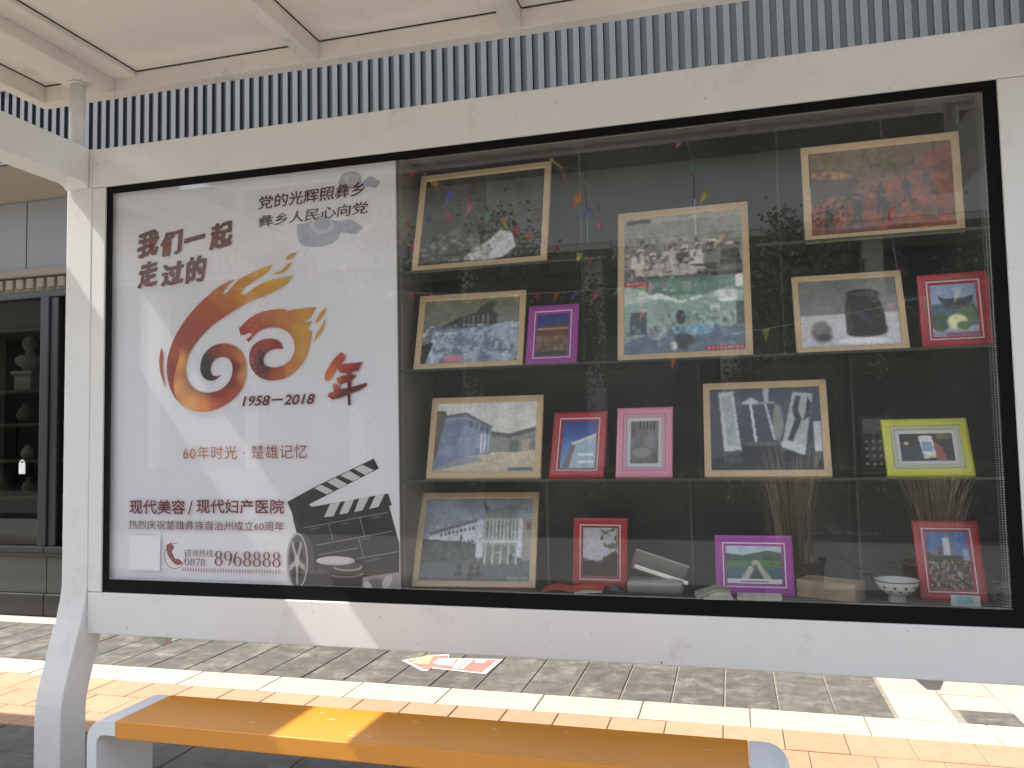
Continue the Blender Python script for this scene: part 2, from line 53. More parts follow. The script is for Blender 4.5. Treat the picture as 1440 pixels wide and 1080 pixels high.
REEL = [([(-1.4905, 0.926), (-1.3156, 0.9528), (-1.3166, 0.8702), (-1.491, 0.8646)], (150, 150, 152)), ([(-1.3742, 0.9015), (-1.3754, 0.8959), (-1.3786, 0.8906), (-1.3837, 0.8857), (-1.3905, 0.8815), (-1.3986, 0.8783), (-1.4076, 0.8762), (-1.4172, 0.8753), (-1.4267, 0.8756), (-1.4357, 0.8771), (-1.4439, 0.8799), (-1.4506, 0.8836), (-1.4557, 0.8882), (-1.4588, 0.8934), (-1.4599, 0.8989), (-1.4587, 0.9046), (-1.4555, 0.9099), (-1.4503, 0.9148), (-1.4435, 0.919), (-1.4353, 0.9222), (-1.4262, 0.9243), (-1.4166, 0.9252), (-1.4071, 0.9248), (-1.3981, 0.9232), (-1.3901, 0.9205), (-1.3833, 0.9167), (-1.3783, 0.9122), (-1.3752, 0.907)], (105, 105, 108)), ([(-1.3522, 0.9052), (-1.3562, 0.8994), (-1.3608, 0.8942), (-1.3658, 0.8899), (-1.3709, 0.8868), (-1.3758, 0.885), (-1.3804, 0.8846), (-1.3844, 0.8855), (-1.3875, 0.8879), (-1.3897, 0.8915), (-1.3907, 0.8961), (-1.3907, 0.9016), (-1.3895, 0.9077), (-1.3872, 0.914), (-1.384, 0.9202), (-1.3799, 0.9261), (-1.3753, 0.9313), (-1.3703, 0.9355), (-1.3652, 0.9386), (-1.3602, 0.9404), (-1.3557, 0.9409), (-1.3517, 0.9399), (-1.3486, 0.9375), (-1.3465, 0.9339), (-1.3454, 0.9293), (-1.3455, 0.9238), (-1.3467, 0.9177), (-1.349, 0.9115)], (190, 190, 192)), ([(-1.4379, 0.8973), (-1.4362, 0.8927), (-1.4354, 0.8879), (-1.4355, 0.8833), (-1.4366, 0.8791), (-1.4385, 0.8754), (-1.4411, 0.8726), (-1.4444, 0.8706), (-1.4482, 0.8696), (-1.4523, 0.8697), (-1.4564, 0.8709), (-1.4604, 0.8731), (-1.4641, 0.8761), (-1.4672, 0.8799), (-1.4697, 0.8842), (-1.4714, 0.8889), (-1.4722, 0.8937), (-1.4721, 0.8983), (-1.4711, 0.9025), (-1.4692, 0.9062), (-1.4665, 0.9091), (-1.4632, 0.911), (-1.4594, 0.912), (-1.4553, 0.9118), (-1.4512, 0.9107), (-1.4472, 0.9085), (-1.4435, 0.9054), (-1.4404, 0.9017)], (200, 200, 200)), ([(-1.8078, 0.9602), (-1.6152, 0.9705), (-1.4717, 0.946), (-1.4849, 0.8648), (-1.7887, 0.8549)], (42, 42, 43)), ([(-1.6965, 0.9885), (-1.698, 0.9625), (-1.702, 0.9378), (-1.7084, 0.9155), (-1.7168, 0.8968), (-1.7269, 0.8827), (-1.7381, 0.8737), (-1.7498, 0.8704), (-1.7616, 0.873), (-1.7727, 0.8813), (-1.7828, 0.8949), (-1.7911, 0.9132), (-1.7974, 0.9353), (-1.8012, 0.9601), (-1.8025, 0.9862), (-1.801, 1.0124), (-1.797, 1.0374), (-1.7906, 1.0599), (-1.782, 1.0787), (-1.7719, 1.0929), (-1.7606, 1.1017), (-1.7488, 1.1048), (-1.737, 1.102), (-1.7258, 1.0935), (-1.7159, 1.0797), (-1.7076, 1.0612), (-1.7015, 1.0391), (-1.6977, 1.0145)], (70, 70, 72)), ([(-1.7248, 0.9879), (-1.7262, 0.9619), (-1.73, 0.9371), (-1.7361, 0.9148), (-1.7441, 0.896), (-1.7537, 0.8819), (-1.7644, 0.8729), (-1.7756, 0.8696), (-1.7869, 0.8722), (-1.7975, 0.8805), (-1.8071, 0.8942), (-1.8151, 0.9126), (-1.8211, 0.9347), (-1.8248, 0.9595), (-1.826, 0.9857), (-1.8246, 1.012), (-1.8207, 1.037), (-1.8146, 1.0595), (-1.8065, 1.0783), (-1.7968, 1.0925), (-1.786, 1.1014), (-1.7747, 1.1045), (-1.7634, 1.1017), (-1.7528, 1.0931), (-1.7433, 1.0792), (-1.7354, 1.0608), (-1.7295, 1.0386), (-1.7259, 1.0139)], (175, 175, 178)), ([(-1.7312, 0.9878), (-1.7324, 0.9639), (-1.7357, 0.9411), (-1.7408, 0.9207), (-1.7476, 0.9035), (-1.7558, 0.8905), (-1.7648, 0.8823), (-1.7743, 0.8793), (-1.7838, 0.8817), (-1.7928, 0.8894), (-1.8009, 0.902), (-1.8077, 0.9188), (-1.8127, 0.9391), (-1.8158, 0.9619), (-1.8168, 0.9859), (-1.8157, 1.01), (-1.8124, 1.0329), (-1.8072, 1.0535), (-1.8003, 1.0707), (-1.7921, 1.0838), (-1.783, 1.0919), (-1.7734, 1.0947), (-1.7639, 1.0922), (-1.7549, 1.0843), (-1.7469, 1.0716), (-1.7402, 1.0546), (-1.7352, 1.0343), (-1.7322, 1.0116)], (82, 82, 84)), ([(-1.7378, 0.9701), (-1.7406, 0.9478), (-1.7696, 0.9721), (-1.7673, 0.9911)], (168, 168, 170)), ([(-1.7705, 0.89), (-1.7796, 0.8894), (-1.779, 0.9685), (-1.7713, 0.9689)], (168, 168, 170)), ([(-1.8098, 0.9435), (-1.8127, 0.9657), (-1.7831, 0.9902), (-1.7807, 0.9715)], (168, 168, 170)), ([(-1.8014, 1.0573), (-1.7939, 1.0715), (-1.7762, 1.0072), (-1.7825, 0.9952)], (168, 168, 170)), ([(-1.7567, 1.0735), (-1.7493, 1.06), (-1.7679, 0.9961), (-1.7742, 1.0073)], (168, 168, 170)), ([(-1.7642, 0.987), (-1.7645, 0.9813), (-1.7653, 0.9758), (-1.7666, 0.9709), (-1.7684, 0.9668), (-1.7705, 0.9637), (-1.7728, 0.9617), (-1.7753, 0.961), (-1.7777, 0.9616), (-1.7801, 0.9635), (-1.7821, 0.9665), (-1.7839, 0.9705), (-1.7852, 0.9754), (-1.786, 0.9808), (-1.7862, 0.9866), (-1.7859, 0.9923), (-1.7851, 0.9978), (-1.7837, 1.0027), (-1.782, 1.0068), (-1.7799, 1.0099), (-1.7775, 1.0119), (-1.7751, 1.0126), (-1.7726, 1.012), (-1.7703, 1.0101), (-1.7682, 1.0071), (-1.7665, 1.0031), (-1.7652, 0.9982), (-1.7644, 0.9928)], (190, 190, 192)), ([(-1.7537, 0.9378), (-1.7539, 0.9335), (-1.7545, 0.9294), (-1.7554, 0.9257), (-1.7567, 0.9226), (-1.7582, 0.9202), (-1.7598, 0.9187), (-1.7615, 0.9182), (-1.7633, 0.9186), (-1.7649, 0.92), (-1.7663, 0.9223), (-1.7676, 0.9253), (-1.7685, 0.929), (-1.769, 0.9331), (-1.7692, 0.9374), (-1.769, 0.9417), (-1.7684, 0.9459), (-1.7675, 0.9496), (-1.7662, 0.9527), (-1.7647, 0.955), (-1.7631, 0.9565), (-1.7614, 0.957), (-1.7596, 0.9566), (-1.758, 0.9552), (-1.7565, 0.9529), (-1.7553, 0.9499), (-1.7544, 0.9462), (-1.7539, 0.9421)], (36, 36, 38)), ([(-1.7811, 0.9362), (-1.7813, 0.9319), (-1.7819, 0.9277), (-1.7828, 0.924), (-1.7841, 0.9209), (-1.7856, 0.9186), (-1.7872, 0.9171), (-1.7889, 0.9165), (-1.7907, 0.917), (-1.7923, 0.9184), (-1.7938, 0.9206), (-1.795, 0.9237), (-1.7959, 0.9274), (-1.7965, 0.9315), (-1.7967, 0.9358), (-1.7964, 0.9401), (-1.7959, 0.9443), (-1.7949, 0.948), (-1.7937, 0.9511), (-1.7922, 0.9534), (-1.7905, 0.9549), (-1.7888, 0.9555), (-1.7871, 0.955), (-1.7854, 0.9536), (-1.784, 0.9513), (-1.7827, 0.9483), (-1.7818, 0.9446), (-1.7813, 0.9405)], (36, 36, 38)), ([(-1.7896, 1.0049), (-1.7898, 1.0005), (-1.7904, 0.9964), (-1.7914, 0.9927), (-1.7926, 0.9896), (-1.7941, 0.9872), (-1.7958, 0.9857), (-1.7975, 0.9852), (-1.7992, 0.9857), (-1.8009, 0.9871), (-1.8024, 0.9894), (-1.8036, 0.9924), (-1.8045, 0.9961), (-1.8051, 1.0002), (-1.8053, 1.0046), (-1.805, 1.0089), (-1.8044, 1.0131), (-1.8035, 1.0168), (-1.8023, 1.0199), (-1.8008, 1.0223), (-1.7991, 1.0237), (-1.7974, 1.0243), (-1.7956, 1.0238), (-1.794, 1.0224), (-1.7925, 1.0201), (-1.7913, 1.017), (-1.7904, 1.0133), (-1.7898, 1.0092)], (36, 36, 38)), ([(-1.7674, 1.0489), (-1.7676, 1.0445), (-1.7682, 1.0404), (-1.7692, 1.0367), (-1.7704, 1.0336), (-1.7719, 1.0312), (-1.7736, 1.0297), (-1.7753, 1.0292), (-1.777, 1.0297), (-1.7787, 1.0311), (-1.7801, 1.0334), (-1.7814, 1.0365), (-1.7823, 1.0401), (-1.7828, 1.0443), (-1.783, 1.0486), (-1.7828, 1.053), (-1.7822, 1.0571), (-1.7813, 1.0608), (-1.78, 1.0639), (-1.7785, 1.0663), (-1.7769, 1.0677), (-1.7751, 1.0683), (-1.7734, 1.0678), (-1.7718, 1.0664), (-1.7703, 1.0641), (-1.7691, 1.061), (-1.7682, 1.0573), (-1.7676, 1.0532)], (36, 36, 38)), ([(-1.7453, 1.0073), (-1.7455, 1.0029), (-1.7461, 0.9988), (-1.747, 0.9951), (-1.7482, 0.992), (-1.7497, 0.9897), (-1.7514, 0.9882), (-1.7531, 0.9877), (-1.7548, 0.9881), (-1.7565, 0.9895), (-1.7579, 0.9918), (-1.7591, 0.9949), (-1.76, 0.9985), (-1.7606, 1.0026), (-1.7608, 1.007), (-1.7606, 1.0113), (-1.76, 1.0154), (-1.759, 1.0191), (-1.7578, 1.0222), (-1.7563, 1.0246), (-1.7547, 1.0261), (-1.7529, 1.0266), (-1.7512, 1.0261), (-1.7496, 1.0247), (-1.7481, 1.0224), (-1.7469, 1.0194), (-1.746, 1.0157), (-1.7454, 1.0116)], (36, 36, 38)), ([(-1.6786, 0.9906), (-1.5072, 0.9944), (-1.515, 0.9561), (-1.5965, 0.94), (-1.6724, 0.9578)], (58, 58, 60)), ([(-1.4718, 0.9432), (-1.4738, 0.9392), (-1.4798, 0.9352), (-1.4894, 0.9316), (-1.5022, 0.9284), (-1.5175, 0.9259), (-1.5346, 0.9241), (-1.5527, 0.9231), (-1.5708, 0.9231), (-1.5881, 0.9239), (-1.6036, 0.9257), (-1.6165, 0.9282), (-1.6263, 0.9313), (-1.6324, 0.935), (-1.6344, 0.939), (-1.6323, 0.943), (-1.6262, 0.947), (-1.6164, 0.9507), (-1.6034, 0.9539), (-1.5878, 0.9564), (-1.5706, 0.9582), (-1.5524, 0.9591), (-1.5343, 0.9591), (-1.5172, 0.9582), (-1.5019, 0.9564), (-1.4892, 0.9539), (-1.4796, 0.9508), (-1.4737, 0.9471)], (120, 120, 122)), ([(-1.4767, 0.9487), (-1.4786, 0.9451), (-1.4842, 0.9417), (-1.4932, 0.9385), (-1.5052, 0.9357), (-1.5196, 0.9334), (-1.5357, 0.9318), (-1.5526, 0.931), (-1.5696, 0.9309), (-1.5858, 0.9317), (-1.6004, 0.9331), (-1.6125, 0.9353), (-1.6217, 0.9381), (-1.6274, 0.9413), (-1.6293, 0.9448), (-1.6273, 0.9483), (-1.6216, 0.9518), (-1.6124, 0.955), (-1.6002, 0.9579), (-1.5856, 0.9601), (-1.5694, 0.9617), (-1.5524, 0.9625), (-1.5354, 0.9625), (-1.5194, 0.9617), (-1.505, 0.9602), (-1.493, 0.958), (-1.4841, 0.9553), (-1.4785, 0.9521)], (45, 45, 46)), ([(-1.4746, 0.9694), (-1.4763, 0.9656), (-1.4811, 0.962), (-1.4889, 0.9586), (-1.4992, 0.9557), (-1.5116, 0.9534), (-1.5254, 0.9518), (-1.54, 0.951), (-1.5546, 0.951), (-1.5685, 0.9519), (-1.581, 0.9536), (-1.5914, 0.956), (-1.5993, 0.9591), (-1.6041, 0.9625), (-1.6058, 0.9662), (-1.6041, 0.9701), (-1.5992, 0.9738), (-1.5913, 0.9771), (-1.5808, 0.9801), (-1.5682, 0.9824), (-1.5543, 0.9839), (-1.5397, 0.9847), (-1.5251, 0.9846), (-1.5113, 0.9837), (-1.499, 0.9819), (-1.4887, 0.9795), (-1.481, 0.9765), (-1.4762, 0.9731)], (160, 160, 162)), ([(-1.482, 0.9737), (-1.4835, 0.9704), (-1.4881, 0.9672), (-1.4953, 0.9643), (-1.505, 0.9618), (-1.5165, 0.9597), (-1.5294, 0.9583), (-1.5431, 0.9576), (-1.5567, 0.9577), (-1.5697, 0.9584), (-1.5813, 0.9599), (-1.5911, 0.962), (-1.5984, 0.9646), (-1.603, 0.9676), (-1.6045, 0.9708), (-1.6029, 0.9741), (-1.5983, 0.9773), (-1.5909, 0.9803), (-1.5812, 0.9828), (-1.5695, 0.9848), (-1.5565, 0.9862), (-1.5428, 0.9869), (-1.5292, 0.9868), (-1.5163, 0.986), (-1.5048, 0.9845), (-1.4952, 0.9825), (-1.4879, 0.9799), (-1.4835, 0.9769)], (66, 66, 68)), ([(-1.5085, 0.9944), (-1.5107, 0.9902), (-1.5172, 0.9861), (-1.5276, 0.9824), (-1.5414, 0.9791), (-1.5581, 0.9765), (-1.5767, 0.9747), (-1.5963, 0.9738), (-1.6159, 0.9738), (-1.6347, 0.9748), (-1.6515, 0.9766), (-1.6656, 0.9792), (-1.6762, 0.9826), (-1.6828, 0.9864), (-1.685, 0.9905), (-1.6827, 0.9947), (-1.6761, 0.9988), (-1.6654, 1.0026), (-1.6513, 1.0059), (-1.6344, 1.0085), (-1.6157, 1.0102), (-1.596, 1.0111), (-1.5764, 1.011), (-1.5578, 1.01), (-1.5412, 1.0082), (-1.5274, 1.0055), (-1.517, 1.0022), (-1.5106, 0.9984)], (188, 188, 190)), ([(-1.5228, 0.9974), (-1.5247, 0.9944), (-1.5303, 0.9914), (-1.5394, 0.9887), (-1.5515, 0.9862), (-1.566, 0.9843), (-1.5823, 0.9829), (-1.5994, 0.9822), (-1.6165, 0.9822), (-1.6328, 0.9828), (-1.6475, 0.9841), (-1.6598, 0.986), (-1.669, 0.9883), (-1.6748, 0.9911), (-1.6767, 0.9941), (-1.6747, 0.9972), (-1.6689, 1.0002), (-1.6597, 1.003), (-1.6474, 1.0054), (-1.6327, 1.0073), (-1.6163, 1.0086), (-1.5992, 1.0093), (-1.5821, 1.0094), (-1.5659, 1.0087), (-1.5514, 1.0074), (-1.5393, 1.0055), (-1.5302, 1.0031), (-1.5246, 1.0004)], (205, 205, 206)), ([(-1.6062, 0.9059), (-1.6076, 0.8939), (-1.6117, 0.8825), (-1.6181, 0.8721), (-1.6267, 0.8634), (-1.6369, 0.8567), (-1.6483, 0.8523), (-1.6604, 0.8506), (-1.6724, 0.8516), (-1.6838, 0.8552), (-1.694, 0.8612), (-1.7026, 0.8695), (-1.709, 0.8795), (-1.713, 0.8908), (-1.7143, 0.9028), (-1.7129, 0.9148), (-1.7088, 0.9263), (-1.7022, 0.9368), (-1.6936, 0.9455), (-1.6832, 0.9522), (-1.6718, 0.9565), (-1.6597, 0.9581), (-1.6477, 0.9571), (-1.6363, 0.9534), (-1.6261, 0.9473), (-1.6177, 0.939), (-1.6113, 0.929), (-1.6075, 0.9178)], (70, 70, 72)), ([(-1.6176, 0.9055), (-1.6188, 0.8952), (-1.6222, 0.8853), (-1.6277, 0.8764), (-1.6349, 0.8689), (-1.6436, 0.8631), (-1.6533, 0.8593), (-1.6635, 0.8578), (-1.6737, 0.8587), (-1.6833, 0.8618), (-1.692, 0.8671), (-1.6993, 0.8742), (-1.7047, 0.8828), (-1.7081, 0.8926), (-1.7092, 0.9029), (-1.708, 0.9133), (-1.7045, 0.9233), (-1.699, 0.9322), (-1.6916, 0.9398), (-1.6829, 0.9456), (-1.6731, 0.9493), (-1.6629, 0.9507), (-1.6527, 0.9498), (-1.6431, 0.9466), (-1.6345, 0.9413), (-1.6273, 0.9341), (-1.6219, 0.9255), (-1.6186, 0.9158)], (38, 38, 40)), ([(-1.6296, 0.9052), (-1.6298, 0.9033), (-1.6304, 0.9015), (-1.6314, 0.8999), (-1.6327, 0.8985), (-1.6343, 0.8974), (-1.636, 0.8968), (-1.6379, 0.8965), (-1.6397, 0.8966), (-1.6414, 0.8972), (-1.643, 0.8982), (-1.6443, 0.8995), (-1.6453, 0.9011), (-1.6459, 0.9028), (-1.646, 0.9047), (-1.6458, 0.9066), (-1.6452, 0.9084), (-1.6442, 0.9101), (-1.6429, 0.9114), (-1.6413, 0.9125), (-1.6396, 0.9132), (-1.6378, 0.9134), (-1.6359, 0.9133), (-1.6342, 0.9127), (-1.6326, 0.9117), (-1.6313, 0.9104), (-1.6304, 0.9089), (-1.6298, 0.9071)], (100, 100, 102)), ([(-1.6424, 0.8828), (-1.6426, 0.8809), (-1.6432, 0.8791), (-1.6442, 0.8775), (-1.6455, 0.8761), (-1.6471, 0.875), (-1.6488, 0.8744), (-1.6507, 0.8741), (-1.6525, 0.8742), (-1.6543, 0.8748), (-1.6558, 0.8758), (-1.6571, 0.8771), (-1.6581, 0.8787), (-1.6587, 0.8804), (-1.6589, 0.8823), (-1.6587, 0.8842), (-1.658, 0.886), (-1.6571, 0.8877), (-1.6557, 0.889), (-1.6542, 0.8901), (-1.6524, 0.8908), (-1.6506, 0.891), (-1.6487, 0.8909), (-1.647, 0.8903), (-1.6454, 0.8893), (-1.6441, 0.888), (-1.6432, 0.8865), (-1.6426, 0.8847)], (100, 100, 102)), ([(-1.6678, 0.882), (-1.668, 0.8801), (-1.6686, 0.8783), (-1.6696, 0.8767), (-1.6709, 0.8753), (-1.6725, 0.8742), (-1.6743, 0.8736), (-1.6761, 0.8733), (-1.678, 0.8735), (-1.6797, 0.874), (-1.6813, 0.875), (-1.6826, 0.8763), (-1.6836, 0.8779), (-1.6842, 0.8796), (-1.6844, 0.8815), (-1.6841, 0.8834), (-1.6835, 0.8852), (-1.6825, 0.8869), (-1.6812, 0.8883), (-1.6796, 0.8893), (-1.6779, 0.89), (-1.676, 0.8903), (-1.6742, 0.8901), (-1.6724, 0.8895), (-1.6709, 0.8886), (-1.6696, 0.8873), (-1.6686, 0.8857), (-1.668, 0.8839)], (100, 100, 102)), ([(-1.6804, 0.9037), (-1.6806, 0.9018), (-1.6812, 0.9), (-1.6822, 0.8984), (-1.6836, 0.897), (-1.6851, 0.8959), (-1.6869, 0.8953), (-1.6887, 0.895), (-1.6906, 0.8951), (-1.6923, 0.8957), (-1.6939, 0.8967), (-1.6952, 0.898), (-1.6962, 0.8996), (-1.6968, 0.9014), (-1.697, 0.9033), (-1.6968, 0.9052), (-1.6962, 0.907), (-1.6952, 0.9086), (-1.6938, 0.91), (-1.6923, 0.9111), (-1.6905, 0.9117), (-1.6887, 0.912), (-1.6868, 0.9118), (-1.6851, 0.9113), (-1.6835, 0.9103), (-1.6822, 0.909), (-1.6812, 0.9074), (-1.6806, 0.9056)], (100, 100, 102)), ([(-1.6675, 0.9262), (-1.6677, 0.9243), (-1.6684, 0.9225), (-1.6694, 0.9208), (-1.6707, 0.9195), (-1.6723, 0.9184), (-1.674, 0.9177), (-1.6759, 0.9175), (-1.6777, 0.9176), (-1.6795, 0.9182), (-1.681, 0.9192), (-1.6823, 0.9205), (-1.6833, 0.9221), (-1.6839, 0.9238), (-1.6841, 0.9257), (-1.6839, 0.9276), (-1.6833, 0.9295), (-1.6823, 0.9311), (-1.6809, 0.9325), (-1.6794, 0.9335), (-1.6776, 0.9342), (-1.6758, 0.9345), (-1.6739, 0.9343), (-1.6722, 0.9337), (-1.6706, 0.9327), (-1.6693, 0.9314), (-1.6683, 0.9298), (-1.6677, 0.9281)], (100, 100, 102)), ([(-1.6421, 0.9269), (-1.6423, 0.925), (-1.6429, 0.9232), (-1.6439, 0.9215), (-1.6452, 0.9202), (-1.6468, 0.9191), (-1.6486, 0.9184), (-1.6504, 0.9182), (-1.6522, 0.9183), (-1.654, 0.9189), (-1.6555, 0.9199), (-1.6568, 0.9212), (-1.6578, 0.9228), (-1.6584, 0.9245), (-1.6586, 0.9264), (-1.6584, 0.9283), (-1.6578, 0.9301), (-1.6568, 0.9318), (-1.6555, 0.9331), (-1.6539, 0.9342), (-1.6521, 0.9349), (-1.6503, 0.9351), (-1.6485, 0.935), (-1.6467, 0.9344), (-1.6452, 0.9334), (-1.6439, 0.9321), (-1.6429, 0.9305), (-1.6423, 0.9288)], (100, 100, 102)), ([(-1.4814, 0.9039), (-1.4829, 0.9011), (-1.4873, 0.8984), (-1.4943, 0.8958), (-1.5036, 0.8936), (-1.5148, 0.8918), (-1.5273, 0.8905), (-1.5405, 0.8898), (-1.5537, 0.8897), (-1.5662, 0.8903), (-1.5775, 0.8914), (-1.587, 0.8931), (-1.5941, 0.8952), (-1.5985, 0.8977), (-1.5999, 0.9004), (-1.5984, 0.9032), (-1.594, 0.906), (-1.5868, 0.9085), (-1.5774, 0.9107), (-1.5661, 0.9125), (-1.5535, 0.9138), (-1.5403, 0.9145), (-1.5271, 0.9146), (-1.5146, 0.914), (-1.5035, 0.9129), (-1.4942, 0.9112), (-1.4872, 0.909), (-1.4829, 0.9066)], (110, 110, 112)), ([(-1.4845, 0.9077), (-1.4859, 0.9054), (-1.49, 0.9032), (-1.4967, 0.9011), (-1.5055, 0.8992), (-1.5161, 0.8977), (-1.528, 0.8966), (-1.5404, 0.896), (-1.5529, 0.8959), (-1.5648, 0.8963), (-1.5755, 0.8972), (-1.5845, 0.8985), (-1.5912, 0.9002), (-1.5954, 0.9022), (-1.5968, 0.9045), (-1.5953, 0.9067), (-1.5911, 0.909), (-1.5844, 0.9111), (-1.5754, 0.913), (-1.5647, 0.9145), (-1.5528, 0.9156), (-1.5403, 0.9162), (-1.5278, 0.9163), (-1.516, 0.9159), (-1.5054, 0.915), (-1.4966, 0.9136), (-1.4899, 0.9119), (-1.4858, 0.9099)], (50, 50, 52)), ([(-1.4785, 0.8845), (-1.4801, 0.8819), (-1.4847, 0.8794), (-1.492, 0.8771), (-1.5019, 0.875), (-1.5136, 0.8733), (-1.5268, 0.8721), (-1.5406, 0.8713), (-1.5545, 0.8712), (-1.5678, 0.8716), (-1.5796, 0.8726), (-1.5896, 0.874), (-1.597, 0.8759), (-1.6017, 0.8782), (-1.6032, 0.8806), (-1.6016, 0.8832), (-1.597, 0.8857), (-1.5895, 0.8881), (-1.5795, 0.8901), (-1.5676, 0.8918), (-1.5544, 0.8931), (-1.5405, 0.8938), (-1.5266, 0.8939), (-1.5135, 0.8935), (-1.5017, 0.8925), (-1.4919, 0.891), (-1.4846, 0.8891), (-1.48, 0.8869)], (80, 80, 82))]
CLOUD = [[(-1.7722, 2.4159), (-1.7154, 2.4194), (-1.6683, 2.4408), (-1.6356, 2.4421), (-1.6033, 2.4178), (-1.5664, 2.4102), (-1.5204, 2.4187), (-1.4616, 2.3755), (-1.4937, 2.3463), (-1.5667, 2.3636), (-1.5854, 2.3271), (-1.6318, 2.3097), (-1.7066, 2.3098), (-1.7584, 2.3244), (-1.7724, 2.3685)], [(-1.5762, 2.5729), (-1.5649, 2.6059), (-1.5325, 2.6212), (-1.4912, 2.6193), (-1.4659, 2.5954), (-1.4689, 2.5661), (-1.4278, 2.5931), (-1.3813, 2.5612), (-1.4014, 2.5363), (-1.4509, 2.5515), (-1.4919, 2.543), (-1.5469, 2.546)]]
SWIRL = [[(-1.5988, 2.3961), (-1.6002, 2.3883), (-1.6044, 2.3811), (-1.6111, 2.3749), (-1.6199, 2.37), (-1.6305, 2.3667), (-1.6423, 2.3651), (-1.6548, 2.3653), (-1.6672, 2.3672), (-1.6791, 2.3709), (-1.6897, 2.3761), (-1.6986, 2.3826), (-1.7053, 2.39), (-1.7094, 2.398), (-1.7108, 2.4061), (-1.7093, 2.414), (-1.7051, 2.4212), (-1.6983, 2.4274), (-1.6894, 2.4323), (-1.6787, 2.4356), (-1.6668, 2.4372), (-1.6543, 2.4369), (-1.6419, 2.4349), (-1.6301, 2.4312), (-1.6195, 2.4259), (-1.6108, 2.4195), (-1.6042, 2.4121), (-1.6001, 2.4042)], [(-1.6108, 2.404), (-1.6118, 2.3988), (-1.6147, 2.394), (-1.6194, 2.3899), (-1.6256, 2.3867), (-1.633, 2.3845), (-1.6413, 2.3834), (-1.65, 2.3836), (-1.6587, 2.385), (-1.667, 2.3875), (-1.6744, 2.391), (-1.6806, 2.3953), (-1.6853, 2.4003), (-1.6882, 2.4056), (-1.6891, 2.411), (-1.6881, 2.4163), (-1.6852, 2.4211), (-1.6804, 2.4252), (-1.6742, 2.4284), (-1.6667, 2.4306), (-1.6584, 2.4316), (-1.6497, 2.4314), (-1.641, 2.43), (-1.6327, 2.4275), (-1.6253, 2.424), (-1.6192, 2.4196), (-1.6146, 2.4147), (-1.6117, 2.4094)], [(-1.4834, 2.582), (-1.4842, 2.5771), (-1.4865, 2.5727), (-1.4902, 2.5689), (-1.4952, 2.566), (-1.5011, 2.5639), (-1.5077, 2.563), (-1.5146, 2.5631), (-1.5215, 2.5644), (-1.5281, 2.5667), (-1.534, 2.57), (-1.5389, 2.574), (-1.5426, 2.5786), (-1.5449, 2.5835), (-1.5456, 2.5885), (-1.5448, 2.5934), (-1.5425, 2.5978), (-1.5387, 2.6016), (-1.5337, 2.6046), (-1.5278, 2.6066), (-1.5212, 2.6075), (-1.5142, 2.6073), (-1.5073, 2.606), (-1.5008, 2.6037), (-1.4949, 2.6005), (-1.49, 2.5964), (-1.4863, 2.5919), (-1.4841, 2.587)], [(-1.4897, 2.5852), (-1.4903, 2.5822), (-1.4918, 2.5795), (-1.4942, 2.5772), (-1.4974, 2.5754), (-1.5012, 2.5741), (-1.5055, 2.5736), (-1.5099, 2.5737), (-1.5144, 2.5745), (-1.5187, 2.576), (-1.5225, 2.578), (-1.5257, 2.5805), (-1.528, 2.5833), (-1.5295, 2.5863), (-1.53, 2.5894), (-1.5295, 2.5924), (-1.5279, 2.5951), (-1.5255, 2.5974), (-1.5223, 2.5993), (-1.5185, 2.6005), (-1.5142, 2.601), (-1.5097, 2.6009), (-1.5052, 2.6001), (-1.501, 2.5986), (-1.4972, 2.5966), (-1.494, 2.5941), (-1.4917, 2.5913), (-1.4902, 2.5883)]]
PHONE = [(-2.4234, 1.04), (-2.4002, 1.0528), (-2.3805, 1.0325), (-2.3938, 1.0116), (-2.3753, 0.9811), (-2.3558, 0.9835), (-2.3363, 0.9635), (-2.3629, 0.9526), (-2.3873, 0.9643), (-2.417, 0.9988)]
RING = ([(-2.3219, 0.9955), (-2.3232, 0.983), (-2.3273, 0.971), (-2.3339, 0.9601), (-2.3426, 0.951), (-2.3532, 0.944), (-2.3649, 0.9396), (-2.3774, 0.9379), (-2.3899, 0.939), (-2.4018, 0.9429), (-2.4125, 0.9493), (-2.4215, 0.9581), (-2.4283, 0.9687), (-2.4326, 0.9806), (-2.4341, 0.9932), (-2.4328, 1.0059), (-2.4287, 1.018), (-2.4221, 1.0289), (-2.4132, 1.0381), (-2.4025, 1.045), (-2.3907, 1.0494), (-2.3782, 1.0511), (-2.3657, 1.0498), (-2.3538, 1.0458), (-2.3432, 1.0393), (-2.3343, 1.0305), (-2.3276, 1.0199), (-2.3234, 1.0081)], [(-2.3256, 0.9955), (-2.3268, 0.9836), (-2.3306, 0.9722), (-2.3367, 0.962), (-2.3449, 0.9534), (-2.3548, 0.9468), (-2.3658, 0.9426), (-2.3774, 0.9409), (-2.3891, 0.942), (-2.4002, 0.9457), (-2.4102, 0.9518), (-2.4187, 0.9601), (-2.425, 0.9701), (-2.429, 0.9814), (-2.4304, 0.9933), (-2.4292, 1.0053), (-2.4254, 1.0167), (-2.4192, 1.027), (-2.4109, 1.0357), (-2.4009, 1.0423), (-2.3898, 1.0464), (-2.3782, 1.048), (-2.3665, 1.0468), (-2.3554, 1.043), (-2.3454, 1.0368), (-2.3371, 1.0285), (-2.3308, 1.0185), (-2.3269, 1.0073)])
